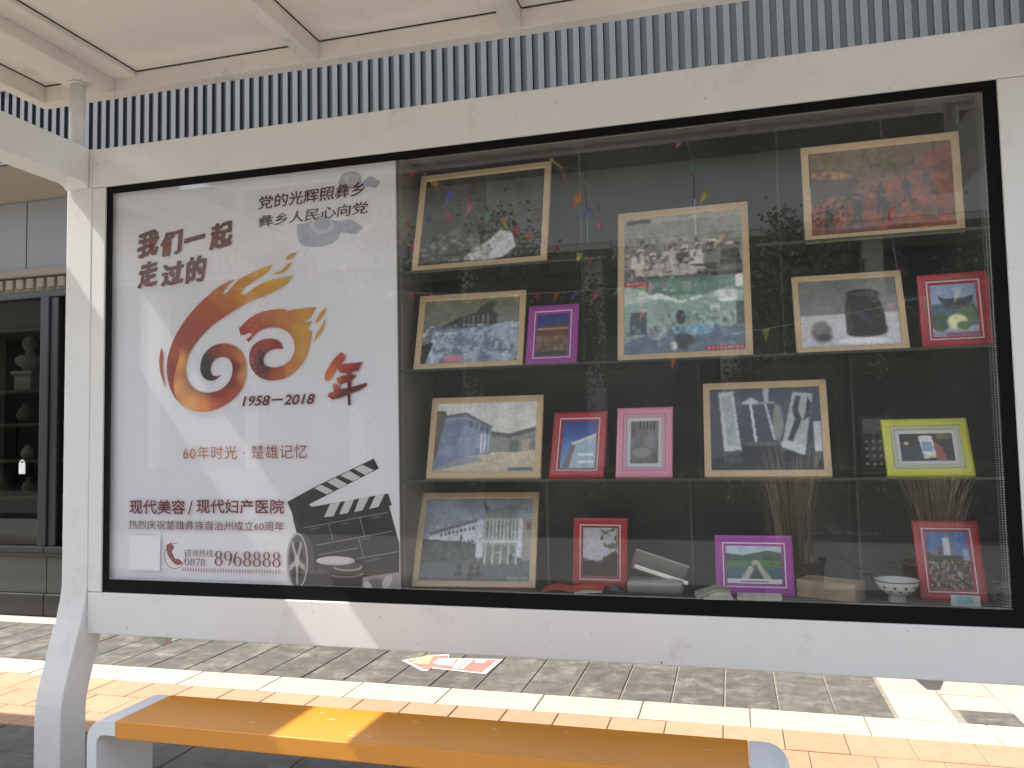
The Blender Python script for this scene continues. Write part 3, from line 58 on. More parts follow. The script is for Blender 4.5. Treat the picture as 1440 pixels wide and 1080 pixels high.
BRUSH = [('我', (-2.5873, -2.4691, 2.3305, 2.4562)), ('们', (-2.4628, -2.3437, 2.3289, 2.4425)), ('一', (-2.3376, -2.2268, 2.3836, 2.4105)), ('起', (-2.2085, -2.0877, 2.3379, 2.4602)), ('走', (-2.5858, -2.4743, 2.192, 2.3144)), ('过', (-2.4617, -2.3367, 2.1939, 2.2989)), ('的', (-2.3306, -2.2171, 2.1986, 2.3187))]
TXT = {'t1': (-1.9602, -1.4513, 2.504, 2.5642), 't2': (-1.9603, -1.4385, 2.426, 2.4775), 'yr': (-2.0382, -1.688, 1.641, 1.6849), 'mm': (-2.3332, -1.7258, 1.4143, 1.4734), 'x1': (-2.6127, -2.3213, 1.1759, 1.2401), 'x2': (-2.2646, -1.8338, 1.1806, 1.2428), 'sl': (-2.3089, -2.282, 1.1745, 1.2361), 'rl': (-2.615, -1.8341, 1.1096, 1.1488), 'zx': (-2.3202, -2.1791, 0.994, 1.0262), 'n0': (-2.322, -2.2155, 0.9552, 0.9866), 'b8': (-2.175, -1.847, 0.958, 1.0221), 'ad': (-2.3352, -1.8471, 0.9338, 0.9475), 'qr': (-2.6104, -2.4474, 0.9278, 1.0835)}
BUNT = [((-1.597, -3.6, 4.265), (-0.99, -6.5, 3.495)), ((-0.388, -4.2, 4.475), (-0.051, -5.4, 3.644)), ((1.209, -3.8, 4.334), (1.713, -6, 3.187)), ((-2.983, -4.5, 4.308), (-2.172, -7, 4.058)), ((-4.743, -8, 3.762), (-1.616, -8.5, 3.685)), ((-8.904, -7, 4.638), (-4.73, -8, 4.841)), ((-9.71, -8, 3.867), (-5.201, -8, 4.337)), ((-1.111, -5, 3.493), (-0.848, -7.5, 2.751)), ((1.131, -6, 2.776), (2.744, -6, 3.108))]
ARROW = [(-2.185, 2.054), (-2.04, 2.209), (-1.924, 2.262), (-1.893, 2.165), (-1.527, 2.213), (-1.543, 1.876), (-1.925, 1.928), (-1.93, 1.872), (-1.965, 1.865)]
AY = [(-2.106, 2.005), (-2.078, 2.177), (-2.016, 2.201), (-1.972, 1.997)]
AW = [(-1.963, 2.045), (-1.951, 2.141), (-1.832, 2.141), (-1.811, 2.006), (-1.896, 1.996)]
AS = [[(-1.812, 2.145), (-1.754, 2.157), (-1.754, 1.94), (-1.797, 1.965)], [(-1.741, 2.159), (-1.715, 2.164), (-1.717, 1.948), (-1.742, 1.943)], [(-1.701, 2.155), (-1.637, 2.18), (-1.623, 2.113), (-1.68, 2.09)]]

# ------------------------------------------------------------------ materials
def lin(c):
    r = []
    for v in c[:3]:
        v = v / 255.0
        r.append(v / 12.92 if v <= 0.04045 else ((v + 0.055) / 1.055) ** 2.4)
    return r

MATS = {}
def mat(name, col, rough=0.6, metal=0.0, var=0.0, scale=3.0, bump=0.0, bscale=60.0, rnd=0.0, spec=0.5, dirt=None, dscale=1.5, dlo=0.5, coat=0.0):
    """principled paint with cloudy colour variation, fine relief, per-object variation and worn patches"""
    if name in MATS: return MATS[name]
    m = bpy.data.materials.new(name); m.use_nodes = True; MATS[name] = m
    n = m.node_tree.nodes; l = m.node_tree.links; p = n['Principled BSDF']
    p.inputs['Roughness'].default_value = rough; p.inputs['Metallic'].default_value = metal
    p.inputs['Specular IOR Level'].default_value = spec
    p.inputs['Coat Weight'].default_value = coat; p.inputs['Coat Roughness'].default_value = 0.12
    tc = n.new('ShaderNodeNewGeometry')
    rgb = n.new('ShaderNodeRGB'); rgb.outputs[0].default_value = (*col, 1); cur = rgb.outputs[0]
    if var:
        t = n.new('ShaderNodeTexNoise'); t.inputs['Scale'].default_value = scale; t.inputs['Detail'].default_value = 8; t.inputs['Roughness'].default_value = 0.65
        l.new(tc.outputs['Position'], t.inputs['Vector'])
        mr = n.new('ShaderNodeMapRange'); mr.inputs[1].default_value = 0.3; mr.inputs[2].default_value = 0.7
        mr.inputs[3].default_value = 1 - var; mr.inputs[4].default_value = 1 + var; l.new(t.outputs['Fac'], mr.inputs[0])
        mx = n.new('ShaderNodeVectorMath'); mx.operation = 'SCALE'; l.new(cur, mx.inputs[0]); l.new(mr.outputs[0], mx.inputs['Scale']); cur = mx.outputs[0]
    if rnd:
        oi = n.new('ShaderNodeObjectInfo'); mr = n.new('ShaderNodeMapRange'); mr.inputs[3].default_value = 1 - rnd; mr.inputs[4].default_value = 1 + rnd
        l.new(oi.outputs['Random'], mr.inputs[0])
        mx = n.new('ShaderNodeVectorMath'); mx.operation = 'SCALE'; l.new(cur, mx.inputs[0]); l.new(mr.outputs[0], mx.inputs['Scale']); cur = mx.outputs[0]
    if dirt:
        t = n.new('ShaderNodeTexNoise'); t.inputs['Scale'].default_value = dscale; t.inputs['Detail'].default_value = 12; t.inputs['Roughness'].default_value = 0.75
        l.new(tc.outputs['Position'], t.inputs['Vector'])
        mr = n.new('ShaderNodeMapRange'); mr.inputs[1].default_value = dlo; mr.inputs[2].default_value = dlo + 0.22; l.new(t.outputs['Fac'], mr.inputs[0])
        mx = n.new('ShaderNodeMix'); mx.data_type = 'RGBA'; l.new(mr.outputs[0], mx.inputs[0]); l.new(cur, mx.inputs[6]); mx.inputs[7].default_value = (*dirt, 1); cur = mx.outputs[2]
    l.new(cur, p.inputs['Base Color'])
    if bump:
        t = n.new('ShaderNodeTexNoise'); t.inputs['Scale'].default_value = bscale; t.inputs['Detail'].default_value = 6
        l.new(tc.outputs['Position'], t.inputs['Vector'])
        b = n.new('ShaderNodeBump'); b.inputs['Strength'].default_value = bump; b.inputs['Distance'].default_value = 0.004
        l.new(t.outputs['Fac'], b.inputs['Height']); l.new(b.outputs[0], p.inputs['Normal'])
    return m

def glass(name, tint=(1, 1, 1), ior=1.5, boost=1.0, rough=0.0, film=None, filmamt=0.0):
    m = bpy.data.materials.new(name); m.use_nodes = True
    n = m.node_tree.nodes; l = m.node_tree.links; n.clear()
    out = n.new('ShaderNodeOutputMaterial'); tr = n.new('ShaderNodeBsdfTransparent'); gl = n.new('ShaderNodeBsdfGlossy')
    tr.inputs[0].default_value = (*tint, 1); gl.inputs['Roughness'].default_value = rough
    # Schlick reflectance from the angle, the same for both faces of the sheet
    ge = n.new('ShaderNodeNewGeometry'); dt = n.new('ShaderNodeVectorMath'); dt.operation = 'DOT_PRODUCT'
    l.new(ge.outputs['Incoming'], dt.inputs[0]); l.new(ge.outputs['Normal'], dt.inputs[1])
    def M(op, a, b=None):
        q = n.new('ShaderNodeMath'); q.operation = op; q.use_clamp = False
        for i, v in enumerate((a, b)):
            if v is None: continue
            if hasattr(v, 'is_output'): l.new(v, q.inputs[i])
            else: q.inputs[i].default_value = v
        return q.outputs[0]
    f0 = ((ior - 1) / (ior + 1)) ** 2 * boost
    pw = M('POWER', M('SUBTRACT', 1.0, M('ABSOLUTE', dt.outputs['Value'])), 5.0)
    mu = n.new('ShaderNodeMath'); mu.operation = 'ADD'; mu.use_clamp = True; mu.inputs[1].default_value = f0
    l.new(M('MULTIPLY', pw, 1 - f0), mu.inputs[0])
    # one mirror image per sheet: only the face that is met first reflects
    front = M('SUBTRACT', 1.0, ge.outputs['Backfacing']); mq = n.new('ShaderNodeMath'); mq.operation = 'MULTIPLY'
    l.new(mu.outputs[0], mq.inputs[0]); l.new(front, mq.inputs[1]); mu = mq
    mx = n.new('ShaderNodeMixShader'); l.new(mu.outputs[0], mx.inputs[0]); l.new(tr.outputs[0], mx.inputs[1]); l.new(gl.outputs[0], mx.inputs[2])
    cur = mx.outputs[0]
    if film:
        df = n.new('ShaderNodeBsdfDiffuse'); df.inputs[0].default_value = (*film, 1)
        tc = n.new('ShaderNodeTexCoord'); t = n.new('ShaderNodeTexNoise'); t.inputs['Scale'].default_value = 2.2; t.inputs['Detail'].default_value = 9
        l.new(tc.outputs['Object'], t.inputs['Vector'])
        mr = n.new('ShaderNodeMapRange'); mr.inputs[1].default_value = 0.3; mr.inputs[2].default_value = 0.75
        mr.inputs[3].default_value = filmamt * 0.5; mr.inputs[4].default_value = filmamt * 1.4; l.new(t.outputs['Fac'], mr.inputs[0])
        m2 = n.new('ShaderNodeMixShader'); l.new(mr.outputs[0], m2.inputs[0]); l.new(cur, m2.inputs[1]); l.new(df.outputs[0], m2.inputs[2]); cur = m2.outputs[0]
    l.new(cur, out.inputs[0])
    return m

def vcol_mat(name, rough=0.5, coat=0.0):
    m = bpy.data.materials.new(name); m.use_nodes = True
    n = m.node_tree.nodes; l = m.node_tree.links; p = n['Principled BSDF']
    a = n.new('ShaderNodeAttribute'); a.attribute_name = 'print'
    l.new(a.outputs['Color'], p.inputs['Base Color']); p.inputs['Roughness'].default_value = rough
    p.inputs['Coat Weight'].default_value = coat; p.inputs['Coat Roughness'].default_value = 0.03
    return m

M_WHITE = mat('painted_white_steel', (0.78, 0.775, 0.765), 0.42, var=0.03, scale=2.5, bump=0.06, bscale=90, coat=0.15, dirt=(0.56, 0.53, 0.48), dscale=3.0, dlo=0.56)
M_ROOF = mat('stained_roof_steel', (0.76, 0.71, 0.66), 0.55, var=0.07, scale=1.8, bump=0.12, bscale=40, dirt=(0.30, 0.24, 0.18), dscale=5.5, dlo=0.57)
M_CEIL = mat('roof_sheet', (0.80, 0.745, 0.69), 0.6, var=0.05, scale=1.2, bump=0.1, bscale=30, dirt=(0.42, 0.36, 0.29), dscale=2.6, dlo=0.61)
M_GAP = mat('black_sealant', (0.05, 0.04, 0.03), 0.9)
M_ORANGE = mat('orange_enamel', (0.68, 0.275, 0.03), 0.3, var=0.05, scale=5, coat=0.2, bump=0.03, bscale=150, dirt=(0.5, 0.33, 0.13), dscale=9, dlo=0.68)
M_BENCH = mat('bench_white', (0.72, 0.74, 0.78), 0.38, var=0.04, scale=4, dirt=(0.45, 0.44, 0.42), dscale=6, dlo=0.64)
M_BLACK = mat('black_frit', (0.004, 0.004, 0.004), 0.6, spec=0.15)
M_CASE = mat('case_dark_lining', (0.022, 0.023, 0.02), 0.5, var=0.3, scale=5)
M_CASEL = mat('case_grey_lining', (0.20, 0.185, 0.165), 0.5, var=0.06, scale=6)
M_PANE = glass('case_glass', (0.99, 0.988, 0.99), 1.5, 2.8, film=(0.55, 0.55, 0.52), filmamt=0.03)
M_SHELF = glass('shelf_glass', (0.93, 0.96, 0.94), 1.5, 1.2)
M_SHELFE = mat('shelf_glass_edge', (0.075, 0.085, 0.075), 0.2)
M_SHOPG = glass('shop_glass', (0.55, 0.56, 0.53), 1.5, 1.3)
M_DOT = mat('frit_dots', (0.42, 0.43, 0.41), 0.5)
M_WOOD = mat('pale_wood', (0.74, 0.56, 0.34), 0.45, var=0.10, scale=9, bump=0.1, bscale=120)
M_RED = mat('red_moulding', (0.50, 0.025, 0.035), 0.3, coat=0.4)
M_PURPLE = mat('purple_moulding', (0.42, 0.07, 0.42), 0.3, coat=0.4)
M_PINK = mat('pink_moulding', (0.85, 0.33, 0.46), 0.3, coat=0.4)
M_YELLOW = mat('lime_yellow_moulding', (0.70, 0.72, 0.05), 0.3, coat=0.4)
M_INLAY = mat('white_inlay', (0.82, 0.80, 0.84), 0.4)
M_MATB = mat('white_mount_card', (0.78, 0.80, 0.80), 0.7)
M_BOARD = mat('backing_board', (0.25, 0.2, 0.15), 0.8)
M_PRINT = vcol_mat('photo_print', 0.35, 0.35)
M_POSTERINK = vcol_mat('poster_ink', 0.5)
M_POSTER = mat('poster_film', (0.86, 0.875, 0.93), 0.5, var=0.015, scale=1.2)
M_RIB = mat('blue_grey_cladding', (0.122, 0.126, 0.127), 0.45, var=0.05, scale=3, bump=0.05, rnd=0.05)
M_RIBSHADE_BACK = mat('rib_side_shade_and_wall_backing', (0.03, 0.028, 0.026), 0.6)  # painted shade for the rib sides; also the dark wall behind the panels
M_SOFFIT = mat('soffit_board', (0.30, 0.27, 0.22), 0.8, var=0.05, scale=2)
M_WPANEL = mat('grey_wall_panel', (0.21, 0.20, 0.19), 0.6, var=0.05, scale=1.5, rnd=0.03, bump=0.05)
M_CORNICE = mat('beige_cornice_plaster', (0.22, 0.185, 0.13), 0.75, var=0.08, scale=6, bump=0.15)
M_SHOPF = mat('charcoal_window_frame', (0.022, 0.022, 0.023), 0.4, var=0.08, scale=4, bump=0.04)
M_SHOPP = mat('charcoal_sill_panel', (0.07, 0.07, 0.07), 0.4, var=0.08, scale=3)
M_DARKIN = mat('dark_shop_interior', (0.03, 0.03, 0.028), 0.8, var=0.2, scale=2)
M_SHELFW = mat('shop_shelf_wood', (0.16, 0.12, 0.085), 0.6, var=0.1, scale=8)
M_PLASTER = mat('white_plaster', (0.55, 0.54, 0.5), 0.7, bump=0.1)
M_TAG = mat('white_card', (0.9, 0.9, 0.9), 0.6)
M_CER = mat('brown_ceramic', (0.20, 0.15, 0.11), 0.4, var=0.2, scale=20)
M_GREY = mat('grey_concrete_paver', (0.105, 0.098, 0.085), 0.9, var=0.32, scale=9, bump=0.5, bscale=70, rnd=0.12, dirt=(0.27, 0.25, 0.21), dscale=5, dlo=0.50)
M_DKGREY = mat('dark_platform_paver', (0.11, 0.105, 0.10), 0.85, var=0.25, scale=9, bump=0.4, bscale=70, rnd=0.08, dirt=(0.2, 0.19, 0.17), dscale=5, dlo=0.56)
M_CREAM = mat('cream_paver', (0.45, 0.40, 0.32), 0.85, var=0.10, scale=14, bump=0.35, bscale=90, rnd=0.06, dirt=(0.40, 0.34, 0.25), dscale=6, dlo=0.56)
M_ORPAV = mat('orange_paver', (0.42, 0.26, 0.16), 0.85, var=0.11, scale=14, bump=0.35, bscale=90, rnd=0.09, dirt=(0.40, 0.25, 0.15), dscale=7, dlo=0.55)
M_SAND = mat('sandy_joint', (0.27, 0.24, 0.19), 0.95, var=0.25, scale=20, bump=0.5)
M_ASPH = mat('asphalt', (0.12, 0.118, 0.11), 0.9, var=0.15, scale=3, bump=0.4)
M_GROUND = mat('open_ground', (0.13, 0.12, 0.10), 0.95, var=0.15, scale=0.6)
M_METAL = mat('brushed_metal', (0.42, 0.42, 0.40), 0.38, metal=0.7, var=0.06, scale=10)

# ------------------------------------------------------------------ object helpers
def tag(o, label=None, cat=None, group=None, kind=None):
    if label: o['label'] = label
    if cat: o['category'] = cat
    if group: o['group'] = group
    if kind: o['kind'] = kind
    return o

def empty(name, loc=(0, 0, 0), rot=(0, 0, 0), label=None, cat=None, group=None, kind=None, parent=None):
    o = bpy.data.objects.new(name, None); COL.objects.link(o); o.location = loc; o.rotation_euler = rot
    o.empty_display_size = 0.05
    if parent: o.parent = parent
    return tag(o, label, cat, group, kind)

def link(name, me, parent=None, loc=None, rot=None):
    o = bpy.data.objects.new(name, me); COL.objects.link(o)
    if parent: o.parent = parent
    if loc is not None: o.location = loc
    if rot is not None: o.rotation_euler = rot
    return o

class MB:
    def __init__(s): s.bm = bmesh.new(); s.mats = []
    def mi(s, m):
        if m not in s.mats: s.mats.append(m)
        return s.mats.index(m)
    def box(s, x0, x1, y0, y1, z0, z1, m, bev=0.0, seg=2):
        b = bmesh.new(); bmesh.ops.create_cube(b, size=1)
        for v in b.verts:
            v.co = Vector(((x0 + x1) / 2 + v.co.x * (x1 - x0), (y0 + y1) / 2 + v.co.y * (y1 - y0), (z0 + z1) / 2 + v.co.z * (z1 - z0)))
        if bev: bmesh.ops.bevel(b, geom=b.edges[:], offset=bev, segments=seg, affect='EDGES', profile=0.5)
        s.merge(b, m); return s
    def merge(s, b, m, M=None, smooth=False):
        i = s.mi(m); mp = {}
        for v in b.verts:
            co = v.co if M is None else M @ v.co
            mp[v] = s.bm.verts.new(co)
        for f in b.faces:
            try:
                g = s.bm.faces.new([mp[v] for v in f.verts]); g.material_index = i; g.smooth = smooth or f.smooth
            except ValueError: pass
        b.free()
    def prism(s, poly, a0, a1, m, axis='y', bev=0.0):
        """poly in the two other axes, extruded along axis"""
        b = bmesh.new()
        def P(u, v, w):
            return (u, w, v) if axis == 'y' else ((w, u, v) if axis == 'x' else (u, v, w))
        A = [b.verts.new(P(u, v, a0)) for u, v in poly]; B = [b.verts.new(P(u, v, a1)) for u, v in poly]
        n = len(poly); b.faces.new(A); b.faces.new(B[::-1])
        for i in range(n): b.faces.new((A[i], B[i], B[(i + 1) % n], A[(i + 1) % n]))
        bmesh.ops.recalc_face_normals(b, faces=b.faces[:])
        if bev: bmesh.ops.bevel(b, geom=[e for e in b.edges], offset=bev, segments=2, affect='EDGES', profile=0.5)
        s.merge(b, m); return s
    def lathe(s, prof, m, c=(0, 0, 0), n=24, M=None):
        b = bmesh.new(); rings = []
        for r, z in prof:
            rings.append([b.verts.new((c[0] + r * math.cos(2 * math.pi * k / n), c[1] + r * math.sin(2 * math.pi * k / n), c[2] + z)) for k in range(n)])
        for i in range(len(rings) - 1):
            for k in range(n): b.faces.new((rings[i][k], rings[i][(k + 1) % n], rings[i + 1][(k + 1) % n], rings[i + 1][k]))
        b.faces.new(rings[0][::-1]); b.faces.new(rings[-1])
        s.merge(b, m, M, smooth=True); return s
    def tube(s, pts, r, m, n=6):
        b = bmesh.new(); rings = []; pts = [Vector(p) for p in pts]
        for i, p in enumerate(pts):
            d = (pts[min(i + 1, len(pts) - 1)] - pts[max(i - 1, 0)]).normalized()
            u = d.orthogonal().normalized() if i == 0 else (u - d * u.dot(d)).normalized()
            w = d.cross(u)
            rr = r[i] if isinstance(r, (list, tuple)) else r
            rings.append([b.verts.new(p + u * rr * math.cos(2 * math.pi * k / n) + w * rr * math.sin(2 * math.pi * k / n)) for k in range(n)])
        for i in range(len(rings) - 1):
            for k in range(n): b.faces.new((rings[i][k], rings[i][(k + 1) % n], rings[i + 1][(k + 1) % n], rings[i + 1][k]))
        b.faces.new(rings[0][::-1]); b.faces.new(rings[-1])
        s.merge(b, m, smooth=True); return s
    def quad(s, pts, m):
        i = s.mi(m); f = s.bm.faces.new([s.bm.verts.new(p) for p in pts]); f.material_index = i; return s
    def mesh(s, name):
        me = bpy.data.meshes.new(name); s.bm.to_mesh(me); s.bm.free()
        for m in s.mats: me.materials.append(m)
        return me
    def build(s, name, parent=None, loc=None, rot=None): return link(name, s.mesh(name), parent, loc, rot)

def box(name, parent, x0, x1, y0, y1, z0, z1, m, bev=0.0): return MB().box(x0, x1, y0, y1, z0, z1, m, bev).build(name, parent)

# ------------------------------------------------------------------ setting: ground and paving
g = MB().quad([(-150, -150, -0.03), (150, -150, -0.03), (150, 150, -0.03), (-150, 150, -0.03)], M_GROUND).build('ground'); tag(g, kind='structure')
g = MB().quad([(-150, -13, -0.022), (150, -13, -0.022), (150, -4.6, -0.022), (-150, -4.6, -0.022)], M_ASPH).build('road'); tag(g, kind='structure')
kb = MB()
for k in range(-20, 20): kb.box(k * 1.0, k * 1.0 + 0.99, -4.6, -4.45, -0.03, 0.11, M_GREY, 0.008)
g = kb.build('kerb'); tag(g, kind='structure')
g = MB().box(-30, 30, -4.45, -2.05, -0.025, -0.004, mat('pale_kerbside_concrete', (0.40, 0.38, 0.35), 0.9, var=0.1, scale=4, bump=0.3)).build('kerbside_path'); tag(g, kind='structure')
pave = MB().box(-12, 8, -2.05, 2.74, -0.02, -0.007, M_SAND).build('pavement'); tag(pave, kind='structure')

def paver_mesh(w, d, m):
    return MB().box(-w / 2, w / 2, -d / 2, d / 2, -0.012, 0.0, m, 0.0025, 1).mesh('paver')
CNT = [0]
def lay(me, x, y, rz=0.0):
    o = link('paver', me, pave, (x, y, random.uniform(-0.0012, 0.0008)), (random.uniform(-.0025, .0025), random.uniform(-.0025, .0025), rz + random.uniform(-.003, .003)))
    CNT[0] += 1
P = 0.285; X0 = -0.097
pg = paver_mesh(P - 0.010, 0.718, M_GREY); pg2 = paver_mesh(P - 0.010, 0.184, M_GREY)
pcr = paver_mesh(P - 0.014, 0.45, M_CREAM)
for r, (ya, yb) in enumerate(((1.585, 2.31), (2.31, 2.50))):
    for k in range(-22, 3):
        lay(pg if r == 0 else pg2, X0 + (k + 0.5) * P, (ya + yb) / 2)
psm = paver_mesh(P - 0.02, 0.19, M_GREY); psc = paver_mesh(P - 0.014, 0.24, M_CREAM)
for k in range(3, 8):
    if k == 4:
        lay(psm, X0 + (k + 0.5) * P + 0.04, 1.685); lay(psc, X0 + (k + 0.5) * P + 0.02, 1.91)
    else: lay(pcr, X0 + (k + 0.5) * P + 0.015, 1.815)
    lay(pcr, X0 + (k + 0.5) * P + 0.015, 2.27)
pc = paver_mesh(0.560, 0.275, M_CREAM)
for k in range(-11, 4): lay(pc, 0.037 + (k + 0.5) * 0.567, 1.442)
pf = paver_mesh(0.560, 0.17, M_CREAM)
for k in range(-12, 4): lay(pf, 0.2 + (k + 0.5) * 0.567, 2.595)
po = paver_mesh(P - 0.006, 0.252, M_ORPAV)
for r in range(3):
    off = (0, 0.10, 0.0)[r]
    for k in range(-18, 6): lay(po, X0 + off + (k + 0.5) * P, 1.302 - 0.26 * (r + 0.5))
pd = paver_mesh(0.59, 0.295, M_DKGREY)
for r in range(3):
    for k in range(-7, 3): lay(pd, 0.1 + (k + 0.5 * (r % 2)) * 0.6, 0.515 - 0.30 * (r + 0.5))

# arrow sticker on the paving
def plan_poly(mb, pts, z, m): mb.quad([(x, y, z) for x, y in pts], m)
t = empty('floor_sticker', (-1.85, 2.05, 0), label='red and white arrow sticker with yellow tip stuck on the grey pavers', cat='floor sticker')
def cen(pts): return [(x + 1.85, y - 2.05) for x, y in pts]
cx = sum(p[0] for p in ARROW) / len(ARROW); cy = sum(p[1] for p in ARROW) / len(ARROW)
big = [(x, y) for x, y in ARROW]
small = [(cx + (x - cx) * 0.90, cy + (y - cy) * 0.86) for x, y in ARROW]
mS = mat('sticker_white', (0.80, 0.74, 0.68), 0.5); mSR = mat('sticker_red', (0.66, 0.20, 0.16), 0.5, var=0.15, scale=12); mSY = mat('sticker_yellow', (0.72, 0.66, 0.25), 0.5)
for nm, pts, z, m in (('sticker_border', big, 0.0035, mS), ('sticker_field', small, 0.0045, mSR), ('sticker_yellow_tip', AY, 0.0055, mSY), ('sticker_white_patch', AW, 0.0055, mS)):
    b = MB(); plan_poly(b, cen(pts), z, m); b.build(nm, t)
b = MB()
for pts in AS: plan_poly(b, cen(pts), 0.0055, mS)
b.build('sticker_stripe', t)

# ------------------------------------------------------------------ the shop building behind
bld = empty('shop_building', (-2, 2.76, 0), label='grey shop building with blue-grey corrugated fascia behind the shelter', cat='building')
def B(name, x0, x1, y0, y1, z0, z1, m, bev=0.0, parent=None):
    return box(name, parent or bld, x0 + 2, x1 + 2, y0 - 2.76, y1 - 2.76, z0, z1, m, bev)
# fascia
B('fascia_backing', -10.5, 4, 2.33, 2.38, 3.885, 4.5, M_RIB)
B('fascia_cap', -10.5, 4, 2.29, 2.42, 4.501, 4.54, M_RIB)
B('fascia_trim', -10.5, 4, 2.297, 2.338, 3.865, 3.884, M_RIB)
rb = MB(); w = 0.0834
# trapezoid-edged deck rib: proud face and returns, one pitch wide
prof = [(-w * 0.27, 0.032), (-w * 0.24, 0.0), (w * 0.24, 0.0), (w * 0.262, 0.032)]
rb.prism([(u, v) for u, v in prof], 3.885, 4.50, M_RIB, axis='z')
rb.box(w * 0.263, w * 0.272, 0.003, 0.032, 3.885, 4.50, M_RIBSHADE_BACK)  # right side of the rib, its shade put into the dark colour
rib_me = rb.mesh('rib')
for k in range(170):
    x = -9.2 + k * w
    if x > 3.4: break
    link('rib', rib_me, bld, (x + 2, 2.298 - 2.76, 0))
MB().prism([(2.34 - 2.76, 3.866), (0.012, 3.70), (0.012, 3.72), (2.34 - 2.76, 3.883)], -8.5, 6, M_SOFFIT, axis='x').build('soffit', bld)
B('upper_wall', -9.5, 4, 2.80, 2.9, 2.9, 4.44, M_RIBSHADE_BACK)
for k in range(9):
    x = -8.56 + k * 1.22
    B('wall_panel', x + 0.006, x + 1.214, 2.762, 2.80, 3.065, 3.698, M_WPANEL, 0.004)
B('cornice', -9.5, 4, 2.70, 2.80, 2.99, 3.062, M_CORNICE, 0.012)
B('cornice', -9.5, 4, 2.745, 2.80, 2.865, 2.989, M_CORNICE, 0.004)
dm = MB().box(-0.04, 0.04, -0.02, 0.02, -0.045, 0.045, M_CORNICE, 0.01).mesh('dentil')
for k in range(60):
    x = -8.1 + k * 0.115
    if x > -1.5: break
    link('dentil', dm, bld, (x + 2, 2.735 - 2.76, 2.93))
B('window_head', -9.5, 4, 2.735, 2.80, 2.80, 2.862, M_SHOPF, 0.006)
bays = [(-8.0, -5.83), (-5.83, -3.66), (-3.66, -1.49), (-1.49, 0.68), (0.68, 2.85)]
for xa, xb in bays:
    wv = empty('shop_window', (xa + 2, 0, 0), parent=bld)
    W = xb - xa
    def S(name, x0, x1, y0, y1, z0, z1, m, bev=0.0): return box(name, wv, x0, x1, y0, y1, z0, z1, m, bev)
    S('mullion', W - 0.085, W + 0.005, -0.03, 0.06, 0.60, 2.80, M_SHOPF, 0.006)
    S('mullion', W + 0.007, W + 0.09, -0.012, 0.06, 0.60, 2.80, M_SHOPF, 0.006)
    S('mullion', W + 0.155, W + 0.185, -0.0, 0.05, 0.60, 2.80, M_SHOPF, 0.004)
    S('pane', 0.19, W - 0.085, 0.03, 0.036, 0.60, 2.80, M_SHOPG)
    S('sill', 0, W, -0.04, 0.08, 0.545, 0.598, M_SHOPF, 0.006)
    S('sill', 0, W, -0.03, 0.06, 0.505, 0.543, M_SHOPF, 0.004)
    S('sill_panel', 0.004, W - 0.004, -0.005, 0.04, 0.19, 0.503, M_SHOPP, 0.003)
    S('plinth', 0.003, W - 0.003, -0.035, 0.04, 0.0, 0.186, M_SHOPF, 0.006)
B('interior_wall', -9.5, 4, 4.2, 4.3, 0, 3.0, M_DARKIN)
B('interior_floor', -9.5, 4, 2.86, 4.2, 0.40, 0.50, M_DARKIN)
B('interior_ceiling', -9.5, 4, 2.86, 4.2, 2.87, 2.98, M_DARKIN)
B('end_wall', -9.6, -9.5, 2.76, 4.3, 0, 4.44, M_WPANEL)
B('end_wall', 4.0, 4.1, 2.76, 4.3, 0, 4.44, M_WPANEL)
B('flat_roof', -10.6, 4.1, 2.42, 4.3, 4.45, 4.50, M_WPANEL)

cab = empty('display_cabinet', (-6.6, 3.1, 0), label='dark wooden shelf unit behind the shop window left of the shelter post', cat='cabinet')
box('back_board', cab, -0.62, 0.72, 0.28, 0.30, 0.505, 1.98, M_DARKIN)
for z in (1.97, 1.66, 1.325, 0.985, 0.62):
    box('shelf', cab, -0.62, 0.72, -0.12, 0.279, z, z + 0.028, M_SHELFW, 0.003)
for x in (-0.65, 0.72): box('side_board', cab, x, x + 0.03, -0.12, 0.30, 0.505, 1.998, M_SHELFW, 0.003)
t = empty('plaster_bust', (-6.47, 3.16, 1.999), label='white plaster bust on a square pedestal behind the shop window', cat='bust')
MB().box(-0.10, 0.10, -0.09, 0.09, 0, 0.15, M_PLASTER, 0.012).box(-0.125, 0.125, -0.11, 0.11, 0.151, 0.19, M_PLASTER, 0.012).build('pedestal', t)
bb = MB()
bb.lathe([(0.05, 0.19), (0.06, 0.22), (0.12, 0.26), (0.13, 0.30), (0.10, 0.335), (0.048, 0.345), (0.042, 0.38), (0.056, 0.40), (0.07, 0.43), (0.074, 0.46), (0.062, 0.50), (0.035, 0.525), (0.004, 0.535)], M_PLASTER)
bb.lathe([(0.004, 0), (0.012, 0.006), (0.010, 0.03), (0.003, 0.04)], M_PLASTER, c=(0.0, -0.075, 0.435), n=10)
bb.build('head_and_shoulders', t)
def vase(x, z, s, m, label):
    t = MB().lathe([(0.04 * s, 0), (0.07 * s, 0.03 * s), (0.085 * s, 0.08 * s), (0.06 * s, 0.14 * s), (0.03 * s, 0.17 * s), (0.04 * s, 0.19 * s), (0.03 * s, 0.185 * s)], m).build('vase', None, (x, 3.08, z))
    tag(t, label, 'vase')
vase(-6.42, 1.689, 1.0, M_CER, 'brown round vase on the second shelf behind the shop window')
vase(-6.70, 1.014, 1.2, M_CER, 'larger brown jar on the fourth shelf behind the shop window')
vase(-6.36, 1.014, 0.9, M_CER, 'small squat jar near the mullion on the fourth shelf')
vase(-6.40, 1.354, 0.7, M_PLASTER, 'little pale vase on the middle shelf behind the shop window')
t = empty('hanging_tag', (-6.10, 2.74, 1.33), label='small white padlock shaped card hanging on the shop window', cat='tag')
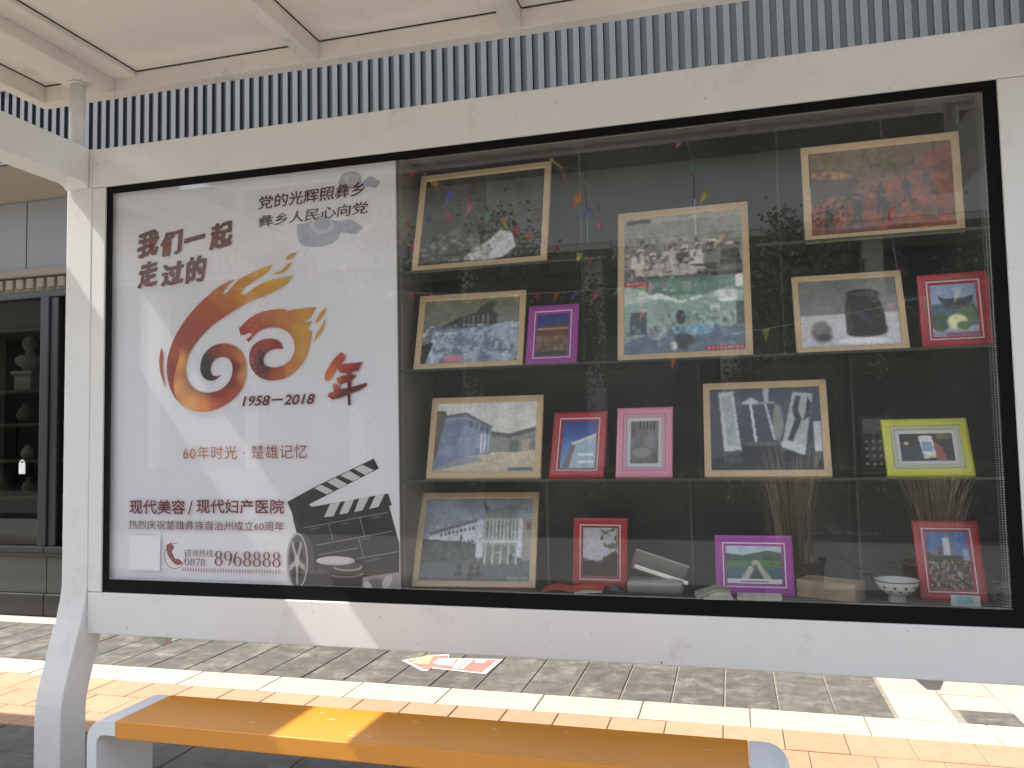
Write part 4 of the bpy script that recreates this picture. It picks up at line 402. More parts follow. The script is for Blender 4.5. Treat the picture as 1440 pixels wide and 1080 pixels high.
box('card', t, -0.035, 0.035, -0.004, 0.004, -0.10, 0.0, M_TAG, 0.003)
MB().tube([(0.022 * math.cos(a) , 0, 0.022 * math.sin(a) + 0.0) for a in np.linspace(0, math.pi, 8)], 0.006, M_TAG).build('loop', t)

# ------------------------------------------------------------------ the bus shelter
shel = empty('bus_shelter', (-2.88, 0.06, 0), label='white steel bus shelter with glazed display case and flat roof', cat='bus shelter')
SX, SY = 2.88, -0.06
def S_(name, x0, x1, y0, y1, z0, z1, m=M_WHITE, bev=0.004, parent=None):
    return box(name, parent or shel, x0 + SX, x1 + SX, y0 + SY, y1 + SY, z0, z1, m, bev)
def leg(xa, xb):
    # side profile (y, z): upright above, swept forward below
    fr = [(0.0, 2.857), (0.0, 0.86), (-0.008, 0.80), (-0.030, 0.71), (-0.062, 0.62), (-0.100, 0.50), (-0.122, 0.43), (-0.134, 0.37), (-0.137, 0.30), (-0.137, 0.0)]
    bk = [(0.003, 0.0), (0.003, 0.30), (0.006, 0.36), (0.020, 0.42), (0.045, 0.50), (0.085, 0.62), (0.118, 0.71), (0.137, 0.80), (0.142, 0.86), (0.142, 2.857)]
    poly = [(y + SY, z) for y, z in fr + bk]
    MB().prism(poly, xa + SX, xb + SX, M_WHITE, axis='x', bev=0.004).build('post', shel)
leg(-2.955, -2.815); leg(1.02, 1.16)
# frame rails round the case
S_('top_rail', -2.813, 1.018, 0.0, 0.10, 2.672, 2.853)
S_('bottom_rail', -2.813, 1.018, 0.0, 0.10, 0.648, 0.830)
S_('side_rail', -2.813, -2.741, 0.0015, 0.10, 0.832, 2.670, bev=0.003)
S_('side_rail', 0.909, 1.018, 0.0015, 0.10, 0.832, 2.670, bev=0.003)
for xa, xb in ((-2.960, -2.83), (1.035, 1.165)):
    # roof arm running forward from the post top, with a rounded underside corner
    poly = [(-1.50, 2.695), (-0.045, 2.695), (-0.02, 2.688), (-0.004, 2.670), (-0.004, 2.859), (-1.50, 2.859)]
    MB().prism([(y + SY, z) for y, z in poly], xa + SX, xb + SX, M_WHITE, axis='x', bev=0.003).build('arm', shel)
    xm = -2.9365 if xa < 0 else (xa + xb) / 2
    for yy in (0.035, -1.3):
        MB().lathe([(0.033, 2.86), (0.033, 3.198)], M_WHITE, c=(xm + SX, yy + SY, 0), n=20).lathe([(0.045, 2.859), (0.045, 2.868)], M_WHITE, c=(xm + SX, yy + SY, 0), n=20).lathe([(0.040, 3.19), (0.040, 3.2)], M_ROOF, c=(xm + SX, yy + SY, 0), n=20).build('strut', shel)
# roof frame
ZB, ZC = 3.20, 3.289
YF, YR = -1.72, 0.235
S_('roof_edge_beam', -3.33, 1.45, 0.170, YR, ZB, 3.30, M_ROOF, 0.003)
S_('roof_edge_beam', -3.33, 1.45, YF, YF + 0.065, ZB, 3.30, M_ROOF, 0.003)
S_('roof_edge_beam', -3.33, -3.265, YF + 0.066, 0.169, ZB, 3.30, M_ROOF, 0.003)
S_('roof_edge_beam', 1.385, 1.45, YF + 0.066, 0.169, ZB, 3.30, M_ROOF, 0.003)
JX = [(-3.02, -2.845), (-1.806, -1.741), (-0.861, -0.796), (0.085, 0.150), (1.0, 1.175)]
for a, b in JX: S_('roof_joist', a, b, YF + 0.066, 0.1685, ZB + 0.001, 3.29, M_ROOF, 0.003)
S_('roof_joist', -2.843, -2.722, YF + 0.066, 0.168, 3.262, 3.29, M_ROOF, 0.002)
edges = [(-3.263, -3.022), (-2.720, -1.808), (-1.739, -0.863), (-0.794, 0.083), (0.152, 0.998), (1.177, 1.383)]
for a, b in edges:
    S_('roof_panel', a + 0.002, b - 0.002, YF + 0.068, 0.166, ZC, ZC + 0.008, M_CEIL, 0)
    S_('sealant_line', a, b, 0.1665, 0.1695, ZC - 0.006, ZC + 0.01, M_GAP, 0)
    S_('sealant_line', a - 0.0015, a + 0.0015, YF + 0.068, 0.166, ZC - 0.005, ZC + 0.01, M_GAP, 0)
S_('roof_deck', -3.33, 1.45, YF, YR, 3.302, 3.315, M_ROOF, 0)
# lock lugs under the bottom rail
for xm in (-2.445, 0.61):
    MB().prism([(xm - 0.05 + SX, 0.648), (xm + 0.045 + SX, 0.648), (xm + 0.03 + SX, 0.612), (xm - 0.01 + SX, 0.612)], 0.02 + SY, 0.055 + SY, M_METAL, axis='y', bev=0.002).build('lock_lug', shel)

# display case
case = empty('display_case', (0, 0, 0), parent=shel)
def C_(name, x0, x1, y0, y1, z0, z1, m, bev=0.0): return S_(name, x0, x1, y0, y1, z0, z1, m, bev, case)
C_('back_panel', -2.74, 0.96, 0.40, 0.42, 0.84, 2.68, M_CASE)
C_('casing_top', -2.80, 1.0, 0.101, 0.44, 2.665, 2.70, M_CASE)
C_('casing_floor', -2.80, 1.0, 0.101, 0.44, 0.83, 0.882, M_CASE)
C_('casing_floor', -1.30, 0.96, 0.03, 0.1, 0.8325, 0.882, M_CASE)
C_('casing_back', -2.80, 1.0, 0.441, 0.46, 0.80, 2.72, M_WHITE, 0.003)
C_('casing_side', -2.80, -2.742, 0.101, 0.44, 0.883, 2.664, M_CASE)
C_('casing_side', 0.945, 1.0, 0.101, 0.44, 0.883, 2.664, M_CASE)
C_('inner_side_panel', -1.312, -1.300, 0.058, 0.40, 0.8825, 2.664, M_CASEL)
C_('light_box', -2.74, -1.313, 0.045, 0.40, 0.884, 2.663, M_CASEL)
C_('glass_pane', -2.7405, 0.9085, 0.012, 0.018, 0.8305, 2.6715, M_PANE)
bw = 0.034
for nm, a in (('frit_border', (-2.7405, 0.9085, 2.6715 - bw, 2.6715)), ('frit_border', (-2.7405, 0.9085, 0.8305, 0.8305 + 0.058)),
              ('frit_border', (-2.7405, -2.7405 + bw, 0.8305 + 0.0585, 2.671 - bw)), ('frit_border', (0.9085 - bw - 0.008, 0.9085, 0.8305 + 0.0585, 2.671 - bw))):
    C_(nm, a[0], a[1], 0.0100, 0.0118, a[2], a[3], M_BLACK)
# rows of frit dots inside the border
db = bmesh.new()
def dot(x, z, r):
    vs = [db.verts.new((x + SX + r * math.cos(k * math.pi / 3), 0.0110 + SY, z + r * math.sin(k * math.pi / 3))) for k in range(6)]
    db.faces.new(vs[::-1])
for r in range(3):
    rr = 0.0024 - 0.0005 * r; o_ = 0.006 + 0.0085 * r
    x = -1.28
    while x < 0.86:
        dot(x, 2.6715 - bw - o_, rr)
        if x > 0.1: dot(x, 0.887 + o_, rr * 0.8)
        x += 0.0085
    z = 0.90
    while z < 2.63:
        dot(0.9085 - bw - 0.008 - o_, z, rr); z += 0.0085
me = bpy.data.meshes.new('frit_dots'); db.to_mesh(me); db.free(); me.materials.append(M_DOT)
tag(link('frit_dots', me, case), kind='stuff')
# glass shelves and uprights
for z, xa, xb in ((1.322, -1.298, 0.944), (1.769, -1.298, 0.944), (2.174, -1.298, -0.45), (2.174, 0.105, 0.944)):
    b = MB(); b.box(xa + SX, xb + SX, 0.032 + SY, 0.395 + SY, z - 0.008, z, M_SHELF)
    b.build('shelf', case)
    C_('shelf_edge', xa, xb, 0.0295, 0.0315, z - 0.009, z + 0.0005, M_SHELFE)
for x, za, zb in ((-0.745, 0.884, 1.312), (-0.17, 0.884, 1.312), (0.435, 0.884, 1.312), (-0.125, 1.3225, 1.758), (0.432, 1.3225, 1.758), (0.20, 1.7705, 2.163), (-0.575, 1.7705, 2.163), (0.20, 2.1755, 2.66), (-0.575, 2.1755, 2.66)):
    MB().box(x + SX, x + 0.006 + SX, 0.22 + SY, 0.39 + SY, za, zb, M_SHELF).build('divider', case)
    C_('divider_edge', x - 0.001, x + 0.007, 0.2175, 0.2195, za, zb, M_SHELFE)

# ------------------------------------------------------------------ poster in the left half
pst = empty('poster', (-2.02, 0.034, 0.885), label='white poster with flaming 60 emblem and clapperboard in the left half of the case', cat='poster')
PX, PZ = 2.02, -0.885
MB().box(-2.738 + PX, -1.3135 + PX, -0.003, 0.004, 0.845 + PZ, 2.668 + PZ, M_POSTER).build('paper', pst)

def fill(polys, step=0.012):
    """triangulate an outline with interior points so that printed colour can run across it"""
    pts = [Vector(p) for p in polys]; n = len(pts)
    if step:
        xs = [p.x for p in pts]; ys = [p.y for p in pts]
        X = min(xs)
        grid = []
        while X < max(xs):
            Y = min(ys)
            while Y < max(ys): grid.append(Vector((X + random.uniform(-.1, .1) * step, Y))); Y += step
            X += step
        pts = pts + grid
    vs, es, fs, *_ = geometry.delaunay_2d_cdt(pts, [], [list(range(n))], 1, 1e-6)
    return vs, fs

def smooth_poly(p, it=1):
    for _ in range(it):
        q = []
        for i in range(len(p)):
            a, b = p[i], p[(i + 1) % len(p)]
            ang = 0
            pa = p[i - 1]
            v1 = Vector((a[0] - pa[0], a[1] - pa[1])); v2 = Vector((b[0] - a[0], b[1] - a[1]))
            if v1.length > 0 and v2.length > 0: ang = v1.angle(v2)
            c = p[(i + 2) % len(p)]; v3 = Vector((c[0] - b[0], c[1] - b[1]))
            ang2 = v2.angle(v3) if v3.length > 0 and v2.length > 0 else 0
            if ang > 1.0: q.append(a)
            else: q.append((a[0] * .75 + b[0] * .25, a[1] * .75 + b[1] * .25))
            if ang2 > 1.0: q.append((a[0] * .35 + b[0] * .65, a[1] * .35 + b[1] * .65)) if ang <= 1.0 else None
            else: q.append((a[0] * .25 + b[0] * .75, a[1] * .25 + b[1] * .75))
        p = q
    return p

LAYER = [0]
def ink(name, polys, color, step=0.0, parent=pst, sm=0, mult=1.12):
    """polys: outlines in (x, z); color: rgb or [(point, rgb), ...] blended between"""
    LAYER[0] += 1
    y = -0.0034 - 0.00022 * (LAYER[0] % 40)
    V, Fc, Cc = [], [], []
    for p in polys:
        if sm: p = smooth_poly(list(p), sm)
        vs, fs = fill(p, step)
        o = len(V)
        for v in vs:
            V.append((v.x + PX, y, v.y + PZ))
            if isinstance(color, list):
                ws = 0; c = [0, 0, 0]
                for q, rgb in color:
                    d = (v.x - q[0]) ** 2 + (v.y - q[1]) ** 2 + 1e-5; wgt = 1 / d ** 1.6; ws += wgt
                    for i in range(3): c[i] += wgt * rgb[i]
                Cc.append([x * mult for x in lin([x / ws for x in c])] + [1])
            else: Cc.append([x * mult for x in lin(color)] + [1])
        for f in fs: Fc.append([o + i for i in f])
    me = bpy.data.meshes.new(name); me.from_pydata(V, [], Fc); me.materials.append(M_POSTERINK)
    a = me.color_attributes.new('print', 'FLOAT_COLOR', 'POINT'); a.data.foreach_set('color', np.array(Cc, dtype=np.float32).ravel())
    return link(name, me, parent)

def text_mesh(body, bold=0.0, shear=0.0, rot=0.0, space=1.0):
    c = bpy.data.curves.new('t', 'FONT'); c.body = body; c.offset = bold; c.shear = shear; c.resolution_u = 4; c.space_character = space
    o = bpy.data.objects.new('t', c); COL.objects.link(o)
    dg = bpy.context.evaluated_depsgraph_get(); dg.update()
    me = bpy.data.meshes.new_from_object(o.evaluated_get(dg))
    bpy.data.objects.remove(o); bpy.data.curves.remove(c)
    n = len(me.vertices); co = np.empty(n * 3); me.vertices.foreach_get('co', co); co = co.reshape(-1, 3)
    fs = [list(p.vertices) for p in me.polygons]; bpy.data.meshes.remove(me)
    if rot:
        cr, sr = math.cos(rot), math.sin(rot); co[:, :2] = co[:, :2] @ np.array([[cr, sr], [-sr, cr]])
    return co, fs

def letter(name, body, bx, rgb, bold=0.0, shear=0.0, rot=0.0, grad=None, space=1.0, wob=0.0, skew=0.0, parent=pst, ox=None, y=None, fat=0.0):
    co, fs = text_mesh(body, bold, shear, rot, space)
    if fat:
        n0 = len(co); cs = []; f2 = []
        for q, (a_, b_) in enumerate(((0, 0), (1, .5), (-1, -.5), (.6, -1), (-.6, 1))):
            cs.append(co + np.array([a_ * fat, b_ * fat * .6, 0])); f2 += [[i + q * n0 for i in f] for f in fs]
        co = np.concatenate(cs); fs = f2
    mn = co.min(0); mxx = co.max(0)
    u = (co[:, 0] - mn[0]) / (mxx[0] - mn[0]); v = (co[:, 1] - mn[1]) / max(mxx[1] - mn[1], 1e-6)
    if wob:
        ph = random.uniform(0, 9)
        u = u + wob * np.sin(v * 9 + ph) * 0.5 + wob * np.sin(u * 14 + ph * 2) * 0.4
        v = v + wob * np.sin(u * 8 + ph * 3) * 0.6 + wob * np.sin(u * 23 + v * 17) * 0.3
    x0, x1, z0, z1 = bx
    LAYER[0] += 1
    yy = -0.0034 - 0.00022 * (LAYER[0] % 40) if y is None else y
    X = x0 + u * (x1 - x0); Zz = z0 + v * (z1 - z0) + skew * (u - 0.5)
    V = np.stack([X + (PX if ox is None else ox[0]), np.full_like(X, yy) + (np.arange(len(X)) // max(1, len(X) // 5)) * 1.5e-5 * (1 if fat else 0), Zz + (PZ if ox is None else ox[1])], 1)
    me = bpy.data.meshes.new(name); me.from_pydata(V.tolist(), [], fs); me.materials.append(M_POSTERINK)
    cc = np.ones((len(V), 4), dtype=np.float32)
    base = np.array(lin(rgb)) * 0.9
    if grad is not None:
        t_ = u[:, None] if grad[1] == 'u' else v[:, None]
        cc[:, :3] = base * (1 - t_) + np.array(lin(grad[0])) * 0.9 * t_
    else: cc[:, :3] = base
    a = me.color_attributes.new('print', 'FLOAT_COLOR', 'POINT'); a.data.foreach_set('color', cc.ravel())
    return link(name, me, parent)

MAR = (125, 28, 40)
for p in CLOUD: tag(ink('cloud_motif', [p], (168, 174, 192), sm=2), 'pale grey blue cloud motif')
ink('cloud_swirl', [SWIRL[0]], (192, 197, 210)); ink('cloud_swirl', [SWIRL[1]], (165, 171, 190)); ink('cloud_swirl', [SWIRL[2]], (190, 194, 208)); ink('cloud_swirl', [SWIRL[3]], (170, 175, 192))
letter('slogan_lettering', '党的光辉照彝乡', TXT['t1'], (88, 20, 28), 0.0, 0.1, skew=0.016, wob=0.008, fat=0.014)
letter('slogan_lettering', '彝乡人民心向党', TXT['t2'], (88, 20, 28), 0.0, 0.1, skew=0.016, wob=0.008, fat=0.014)
for ch, bx in BRUSH:
    letter('brush_character', ch, bx, (120, 22, 32), 0.012 if ch != '一' else 0.02, 0.12, rot=0.03, wob=0.022, fat=0.050 if ch != '一' else 0, skew=0.012, grad=((90, 22, 28), 'v'))
ink('emblem_six', [SIX], SIXC, 0.012, sm=2)
ink('emblem_crescent', [CRES], [((CRES[0][0], CRES[0][1]), (165, 75, 55)), (CRES[5], (150, 50, 50)), (CRES[7], (140, 50, 55))], 0.012, sm=1)
ink('emblem_dragon', [ZERO], ZEROC, 0.012, sm=2)
for p in WISP: ink('emblem_wisp', [p], (205, 150, 60) if p is not WISP[4] else (165, 80, 50), sm=1)
letter('years_lettering', '1958－2018', TXT['yr'], (115, 20, 35), 0.018, 0.25)
for p in NIAN: ink('year_character_stroke', [p], [(NIAN[0][5], (210, 120, 70)), (NIAN[0][1], (190, 80, 55)), (NIAN[1][3], (150, 45, 50)), (NIAN[2][4], (130, 35, 40)), (NIAN[3][8], (90, 22, 30)), (NIAN[4][4], (70, 20, 25))], 0.02, sm=1)
letter('motto_lettering', '60年时光 · 楚雄记忆', TXT['mm'], (205, 120, 70), -0.004, grad=((150, 60, 60), 'u'), space=1.08)
letter('sponsor_lettering', '现代美容', TXT['x1'], (125, 25, 40), 0.014)
letter('sponsor_lettering', '/', TXT['sl'], (125, 25, 40), 0.0)
letter('sponsor_lettering', '现代妇产医院', TXT['x2'], (125, 25, 40), 0.014)
letter('greeting_lettering', '热烈庆祝楚雄彝族自治州成立60周年', TXT['rl'], (125, 35, 50), 0.0)
letter('hotline_lettering', '咨询热线', TXT['zx'], (130, 45, 60), -0.002)
# serif numerals with thick and thin strokes
def numerals(name, body, bx, rgb):
    x0, x1, z0, z1 = bx; n = len(body); w = (x1 - x0) / n; h = z1 - z0; out = []
    def ring(cx, cz, rx, rz, tx, tz, a0=0, a1=360, N=26):
        o_ = []; i_ = []
        for k in range(N + 1):
            a = math.radians(a0 + (a1 - a0) * k / N)
            o_.append((cx + rx * math.cos(a), cz + rz * math.sin(a))); i_.append((cx + (rx - tx) * math.cos(a), cz + (rz - tz) * math.sin(a)))
        return [[o_[k], o_[k + 1], i_[k + 1], i_[k]] for k in range(N)]
    for k, ch in enumerate(body):
        c = x0 + (k + 0.5) * w; R = w * 0.43; T = w * 0.20
        if ch == '8': out += ring(c, z0 + h * .74, R * .86, h * .26, T, h * .04) + ring(c, z0 + h * .27, R, h * .27, T, h * .04)
        elif ch == '0': out += ring(c, z0 + h * .5, R, h * .5, T, h * .04)
        elif ch == '9':
            out += ring(c, z0 + h * .68, R, h * .32, T, h * .04) + ring(c - R * .25, z0 + h * .62, R * 1.22, h * .62, T, h * .05, -75, 10)
        elif ch == '6':
            out += ring(c, z0 + h * .32, R, h * .32, T, h * .04) + ring(c + R * .25, z0 + h * .38, R * 1.22, h * .62, T, h * .05, 105, 190)
        elif ch == '7':
            out += [[(c - R, z0 + h), (c + R, z0 + h), (c + R, z0 + h * .9), (c - R, z0 + h * .9)], [(c + R * .6, z0 + h * .9), (c + R, z0 + h * .9), (c, z0), (c - R * .4, z0)]]
    V = []; Fc = []; LAYER[0] += 1; yy = -0.0034 - 0.00022 * (LAYER[0] % 40)
    for q in out:
        o_ = len(V); V += [(x + PX, yy, z + PZ) for x, z in q]; Fc.append([o_, o_ + 1, o_ + 2, o_ + 3])
    me = bpy.data.meshes.new(name); me.from_pydata(V, [], Fc); me.materials.append(M_POSTERINK)
    a = me.color_attributes.new('print', 'FLOAT_COLOR', 'POINT'); a.data.foreach_set('color', np.array([[*[q * .9 for q in lin(rgb)], 1]] * len(V), dtype=np.float32).ravel())
    link(name, me, pst)
numerals('area_code_numerals', '0878', TXT['n0'], (105, 60, 70))
numerals('phone_numerals', '8968888', TXT['b8'], (125, 22, 42))
# tiny unreadable address line: short print marks only
x0, x1, z0, z1 = TXT['ad']; b = []; x = x0
while x < x1 - 0.012:
    b.append([(x, z0), (x + 0.009, z0), (x + 0.009, z0 + 0.003), (x, z0 + 0.003)]); b.append([(x + .002, z0 + .005), (x + 0.0075, z0 + .005), (x + 0.0075, z1), (x + .002, z1 - .002)]); x += 0.0135
ink('address_print_marks', b, (150, 110, 125))
ink('blank_code_square', [[(TXT['qr'][0], TXT['qr'][2]), (TXT['qr'][1], TXT['qr'][2]), (TXT['qr'][1], TXT['qr'][3]), (TXT['qr'][0], TXT['qr'][3])]], (236, 238, 243))
ink('telephone_icon', [PHONE], (130, 40, 48), sm=1)
ro, ri = RING
ink('telephone_icon_ring', [[ro[k], ro[(k + 1) % 28], ri[(k + 1) % 28], ri[k]] for k in range(28) if k not in (22, 23, 24, 25)], (150, 80, 85))
tag(ink('clapperboard_picture', [CLAP], (34, 34, 36)), 'black clapperboard picture')
for p in STR: ink('clapperboard_stripe', [p], (205, 205, 207))
lb = []
for (ax, az), (bx_, bz) in LINES[:7]:
    d = Vector((bx_ - ax, bz - az)).normalized(); nx, nz = -d.y * 0.0016, d.x * 0.0016
    lb.append([(ax - nx, az - nz), (bx_ - nx, bz - nz), (bx_ + nx, bz + nz), (ax + nx, az + nz)])
ink('clapperboard_rule', lb, (140, 140, 142))
lb = []
for (ax, az), (bx_, bz) in LINES[7:]:
    n_ = 6
    for k in range(n_):
        f0, f1 = (k + .12) / n_, (k + .85) / n_
        xa, za = ax + (bx_ - ax) * f0, az + (bz - az) * f0; xb, zb = ax + (bx_ - ax) * f1, az + (bz - az) * f1
        lb.append([(xa, za - .003), (xb, zb - .003), (xb, zb + .0035), (xa, za + .0035)])
ink('clapperboard_print_marks', lb, (110, 110, 112))
for p, c in REEL: ink('film_reel_picture', [p], c)

# ------------------------------------------------------------------ picture painting (flat prints)
def vnoise(h, w, s, seed=0, oct=4):
    r = np.random.RandomState(seed); out = np.zeros((h, w)); amp = 1; tot = 0
    for k in range(oct):
        gh, gw = int(s * h / w) + 2, int(s) + 2
        gq = r.rand(gh, gw); yy = np.linspace(0, gh - 1.001, h); xx = np.linspace(0, gw - 1.001, w)
        yi = yy.astype(int); xi = xx.astype(int); fy = (yy - yi)[:, None]; fx = (xx - xi)[None]
        fy = fy * fy * (3 - 2 * fy); fx = fx * fx * (3 - 2 * fx)
        a = gq[yi][:, xi]; b = gq[yi][:, xi + 1]; c = gq[yi + 1][:, xi]; d = gq[yi + 1][:, xi + 1]
        out += amp * ((a * (1 - fx) + b * fx) * (1 - fy) + (c * (1 - fx) + d * fx) * fy); tot += amp; amp *= 0.55; s *= 2
    return out / tot
class Pic:
    def __init__(s, w, h, top, bot=None):
        s.w, s.h = w, h; s.V, s.U = np.mgrid[0:1:h * 1j, 0:1:w * 1j]
        top = np.array(top, float); bot = np.array(bot if bot is not None else top, float)
        s.a = top + (bot - top) * s.V[..., None]
    def mask(s, m, c, al=1.0):
        m = np.clip(m, 0, 1)[..., None] * al; s.a = s.a * (1 - m) + np.array(c, float) * m; return s
    def poly(s, pts, c, al=1.0):
        ins = np.zeros(s.U.shape, bool); n = len(pts)
        for i in range(n):
            (x1, y1), (x2, y2) = pts[i], pts[(i + 1) % n]
            if y1 == y2: continue
            cnd = ((y1 > s.V) != (y2 > s.V)) & (s.U < (x2 - x1) * (s.V - y1) / (y2 - y1) + x1); ins ^= cnd
        return s.mask(ins.astype(float), c, al)
    def rect(s, x0, y0, x1, y1, c, al=1.0): return s.poly([(x0, y0), (x1, y0), (x1, y1), (x0, y1)], c, al)
    def ell(s, x, y, rx, ry, c, al=1.0, soft=0.15):
        d = np.sqrt(((s.U - x) / rx) ** 2 + ((s.V - y) / ry) ** 2); return s.mask((1 + soft - d) / (2 * soft), c, al)
    def noise(s, sc_, amt, seed=0, m=None):
        n = (vnoise(s.h, s.w, sc_, seed) - 0.5) * 2 * amt
        if m is not None: n = n * m
        s.a = s.a + n[..., None]; return s
    def blob(s, sc_, thr, c, seed, m=1.0, al=1.0):
        n = vnoise(s.h, s.w, sc_, seed); return s.mask(np.clip((n - thr) * 12, 0, 1) * m, c, al)
    def blur(s, k=1):
        for _ in range(k):
            p = np.pad(s.a, ((1, 1), (1, 1), (0, 0)), 'edge'); s.a = (p[:-2, 1:-1] + p[2:, 1:-1] + p[1:-1, :-2] + p[1:-1, 2:] + 2 * p[1:-1, 1:-1]) / 6
        return s
    def clutter(s, x0, y0, x1, y1, n, pal, seed, mn=.006, mx=.03, al=.6):
        rr = random.Random(seed)
        for _ in range(n):
            x = rr.uniform(x0, x1); y = rr.uniform(y0, y1); a = rr.uniform(mn, mx); b = rr.uniform(mn, mx); c = rr.choice(pal); k = rr.random()
            if k < .45: s.rect(x - a, y - b, x + a, y + b, c, al * rr.uniform(.5, 1))
            elif k < .75: s.ell(x, y, a, b, c, al * rr.uniform(.5, 1), .3)
            else: s.poly([(x, y), (x + a * 3, y + rr.uniform(-b, b)), (x + a * 3, y + rr.uniform(-b, b) + .008), (x, y + .01)], c, al)
        return s
    def person(s, x, y, hgt, c, seed=0):
        k = s.h / s.w; X = lambda d: x + d * hgt * k
        s.ell(x, y - hgt * .91, hgt * .075 * k, hgt * .085, c)
        s.poly([(X(-.15), y - hgt * .80), (X(.15), y - hgt * .80), (X(.11), y - hgt * .42), (X(-.11), y - hgt * .42)], c)
        s.poly([(X(-.11), y - hgt * .45), (X(.0), y - hgt * .45), (X(-.07), y), (X(-.15), y)], c); s.poly([(X(.0), y - hgt * .45), (X(.11), y - hgt * .45), (X(.16), y), (X(.08), y)], c)
        s.poly([(X(.12), y - hgt * .78), (X(.24), y - hgt * .55), (X(.20), y - hgt * .52), (X(.09), y - hgt * .68)], c); return s
    def mesh(s, W, H, gain=0.8, sat=0.84):
        """W x H metres, facing -y, bottom at z=0, centred"""
        h, w = s.h, s.w; sd = int(s.a.sum()) % 9973
        # soft focus, hand-held wobble and printing grain of an enlarged old photograph
        wu = (vnoise(h, w, 16, sd) - .5) * 0.012 + (vnoise(h, w, 40, sd + 1) - .5) * 0.005; wv = (vnoise(h, w, 16, sd + 2) - .5) * 0.012 + (vnoise(h, w, 40, sd + 3) - .5) * 0.005
        yi = np.clip(np.rint((s.V + wv) * (h - 1)), 0, h - 1).astype(int); xi = np.clip(np.rint((s.U + wu) * (w - 1)), 0, w - 1).astype(int)
        s.a = s.a[yi, xi]; s.blur(1)
        s.a = s.a * (1 + 0.16 * (vnoise(h, w, 9, sd + 4) - .5) + 0.20 * (vnoise(h, w, 70, sd + 5, 2) - .5))[..., None]
        gy = s.a.mean(-1, keepdims=True); s.a = gy + (s.a - gy) * sat; s.a = 128 + (s.a - 128) * 1.16
        a = np.clip(s.a, 0, 255) / 255.0
        l = np.where(a <= 0.04045, a / 12.92, ((a + 0.055) / 1.055) ** 2.4) * gain
        X = -W / 2 + s.U * W; Zz = H - s.V * H
        co = np.stack([X, np.zeros_like(X), Zz], -1).reshape(-1, 3)
        i = np.arange((h - 1) * (w - 1)); r = i // (w - 1); c = i % (w - 1); v0 = r * w + c
        f = np.stack([v0, v0 + w, v0 + w + 1, v0 + 1], 1)
        me = bpy.data.meshes.new('print'); me.vertices.add(len(co)); me.vertices.foreach_set('co', co.ravel())
        me.loops.add(f.size); me.loops.foreach_set('vertex_index', f.ravel()); me.polygons.add(len(f))
        me.polygons.foreach_set('loop_start', np.arange(0, f.size, 4)); me.update(calc_edges=True); me.validate()
        at = me.color_attributes.new('print', 'FLOAT_COLOR', 'POINT')
        at.data.foreach_set('color', np.concatenate([l.reshape(-1, 3), np.ones((h * w, 1))], 1).astype(np.float32).ravel())
        me.materials.append(M_PRINT); return me

def p_path():
    p = Pic(120, 92, (48, 50, 44), (34, 36, 34)).noise(14, 34, 1).noise(40, 22, 2)
    for k in range(7): p.rect(0, .10 + k * .11, 1, .13 + k * .11, (70, 72, 66), .25)
    p.blob(20, .58, (78, 80, 62), 5, (p.V < .6).astype(float), .5)
    m = [(.66, .66), (.76, .70), (.80, .86), (.70, .97), (.55, .99), (.36, .97), (.45, .86), (.58, .76)]
    p.poly(m, (190, 195, 200)); p.blob(30, .52, (95, 100, 98), 9, ((p.U < .62) & (p.V > .6)).astype(float), .7)
    p.blob(34, .56, (150, 155, 155), 11, ((p.U < .7) & (p.V > .68)).astype(float), .6); return p
def p_tower():
    p = Pic(112, 84, (120, 120, 100), (110, 125, 140)).noise(5, 12, 1)
    p.poly([(.2, .42), (.35, .30), (.55, .22), (.60, .12), (.72, .03), (.76, .05), (.72, .18), (.78, .26), (.76, .44), (.2, .46)], (62, 66, 66)).noise(30, 12, 3)
    for k in range(6): p.rect(.42 + k * .05, .26, .435 + k * .05, .44, (150, 155, 155), .7)
    p.poly([(.12, .45), (.3, .5), (.6, .44), (.95, .38), (1, .55), (1, 1), (.05, 1)], (150, 170, 190)); p.blob(12, .5, (95, 115, 140), 4, ((p.V > .42) & (p.U > .12)).astype(float), .8)
    p.blob(22, .6, (225, 228, 228), 8, ((p.V > .4)).astype(float), .7)
    p.clutter(.1, .45, 1, .98, 70, [(205, 212, 216), (110, 128, 148), (80, 95, 115), (160, 176, 190)], 31, .01, .045, .45); p.poly([(0, .7), (.12, .66), (.05, 1), (0, 1)], (45, 45, 42)); p.ell(.34, .93, .10, .06, (225, 130, 140), .8); return p
def p_archway():
    p = Pic(44, 56, (30, 55, 130), (70, 110, 170))
    p.poly([(0, .33), (.3, .27), (.8, .25), (1, .32), (1, .52), (0, .52)], (105, 75, 60)); p.rect(0, .33, 1, .38, (210, 170, 130), .8)
    p.rect(0, .52, 1, 1, (120, 100, 85)); p.noise(14, 45, 3, (p.V > .5).astype(float)); p.rect(0, .88, 1, 1, (60, 65, 60), .8); return p
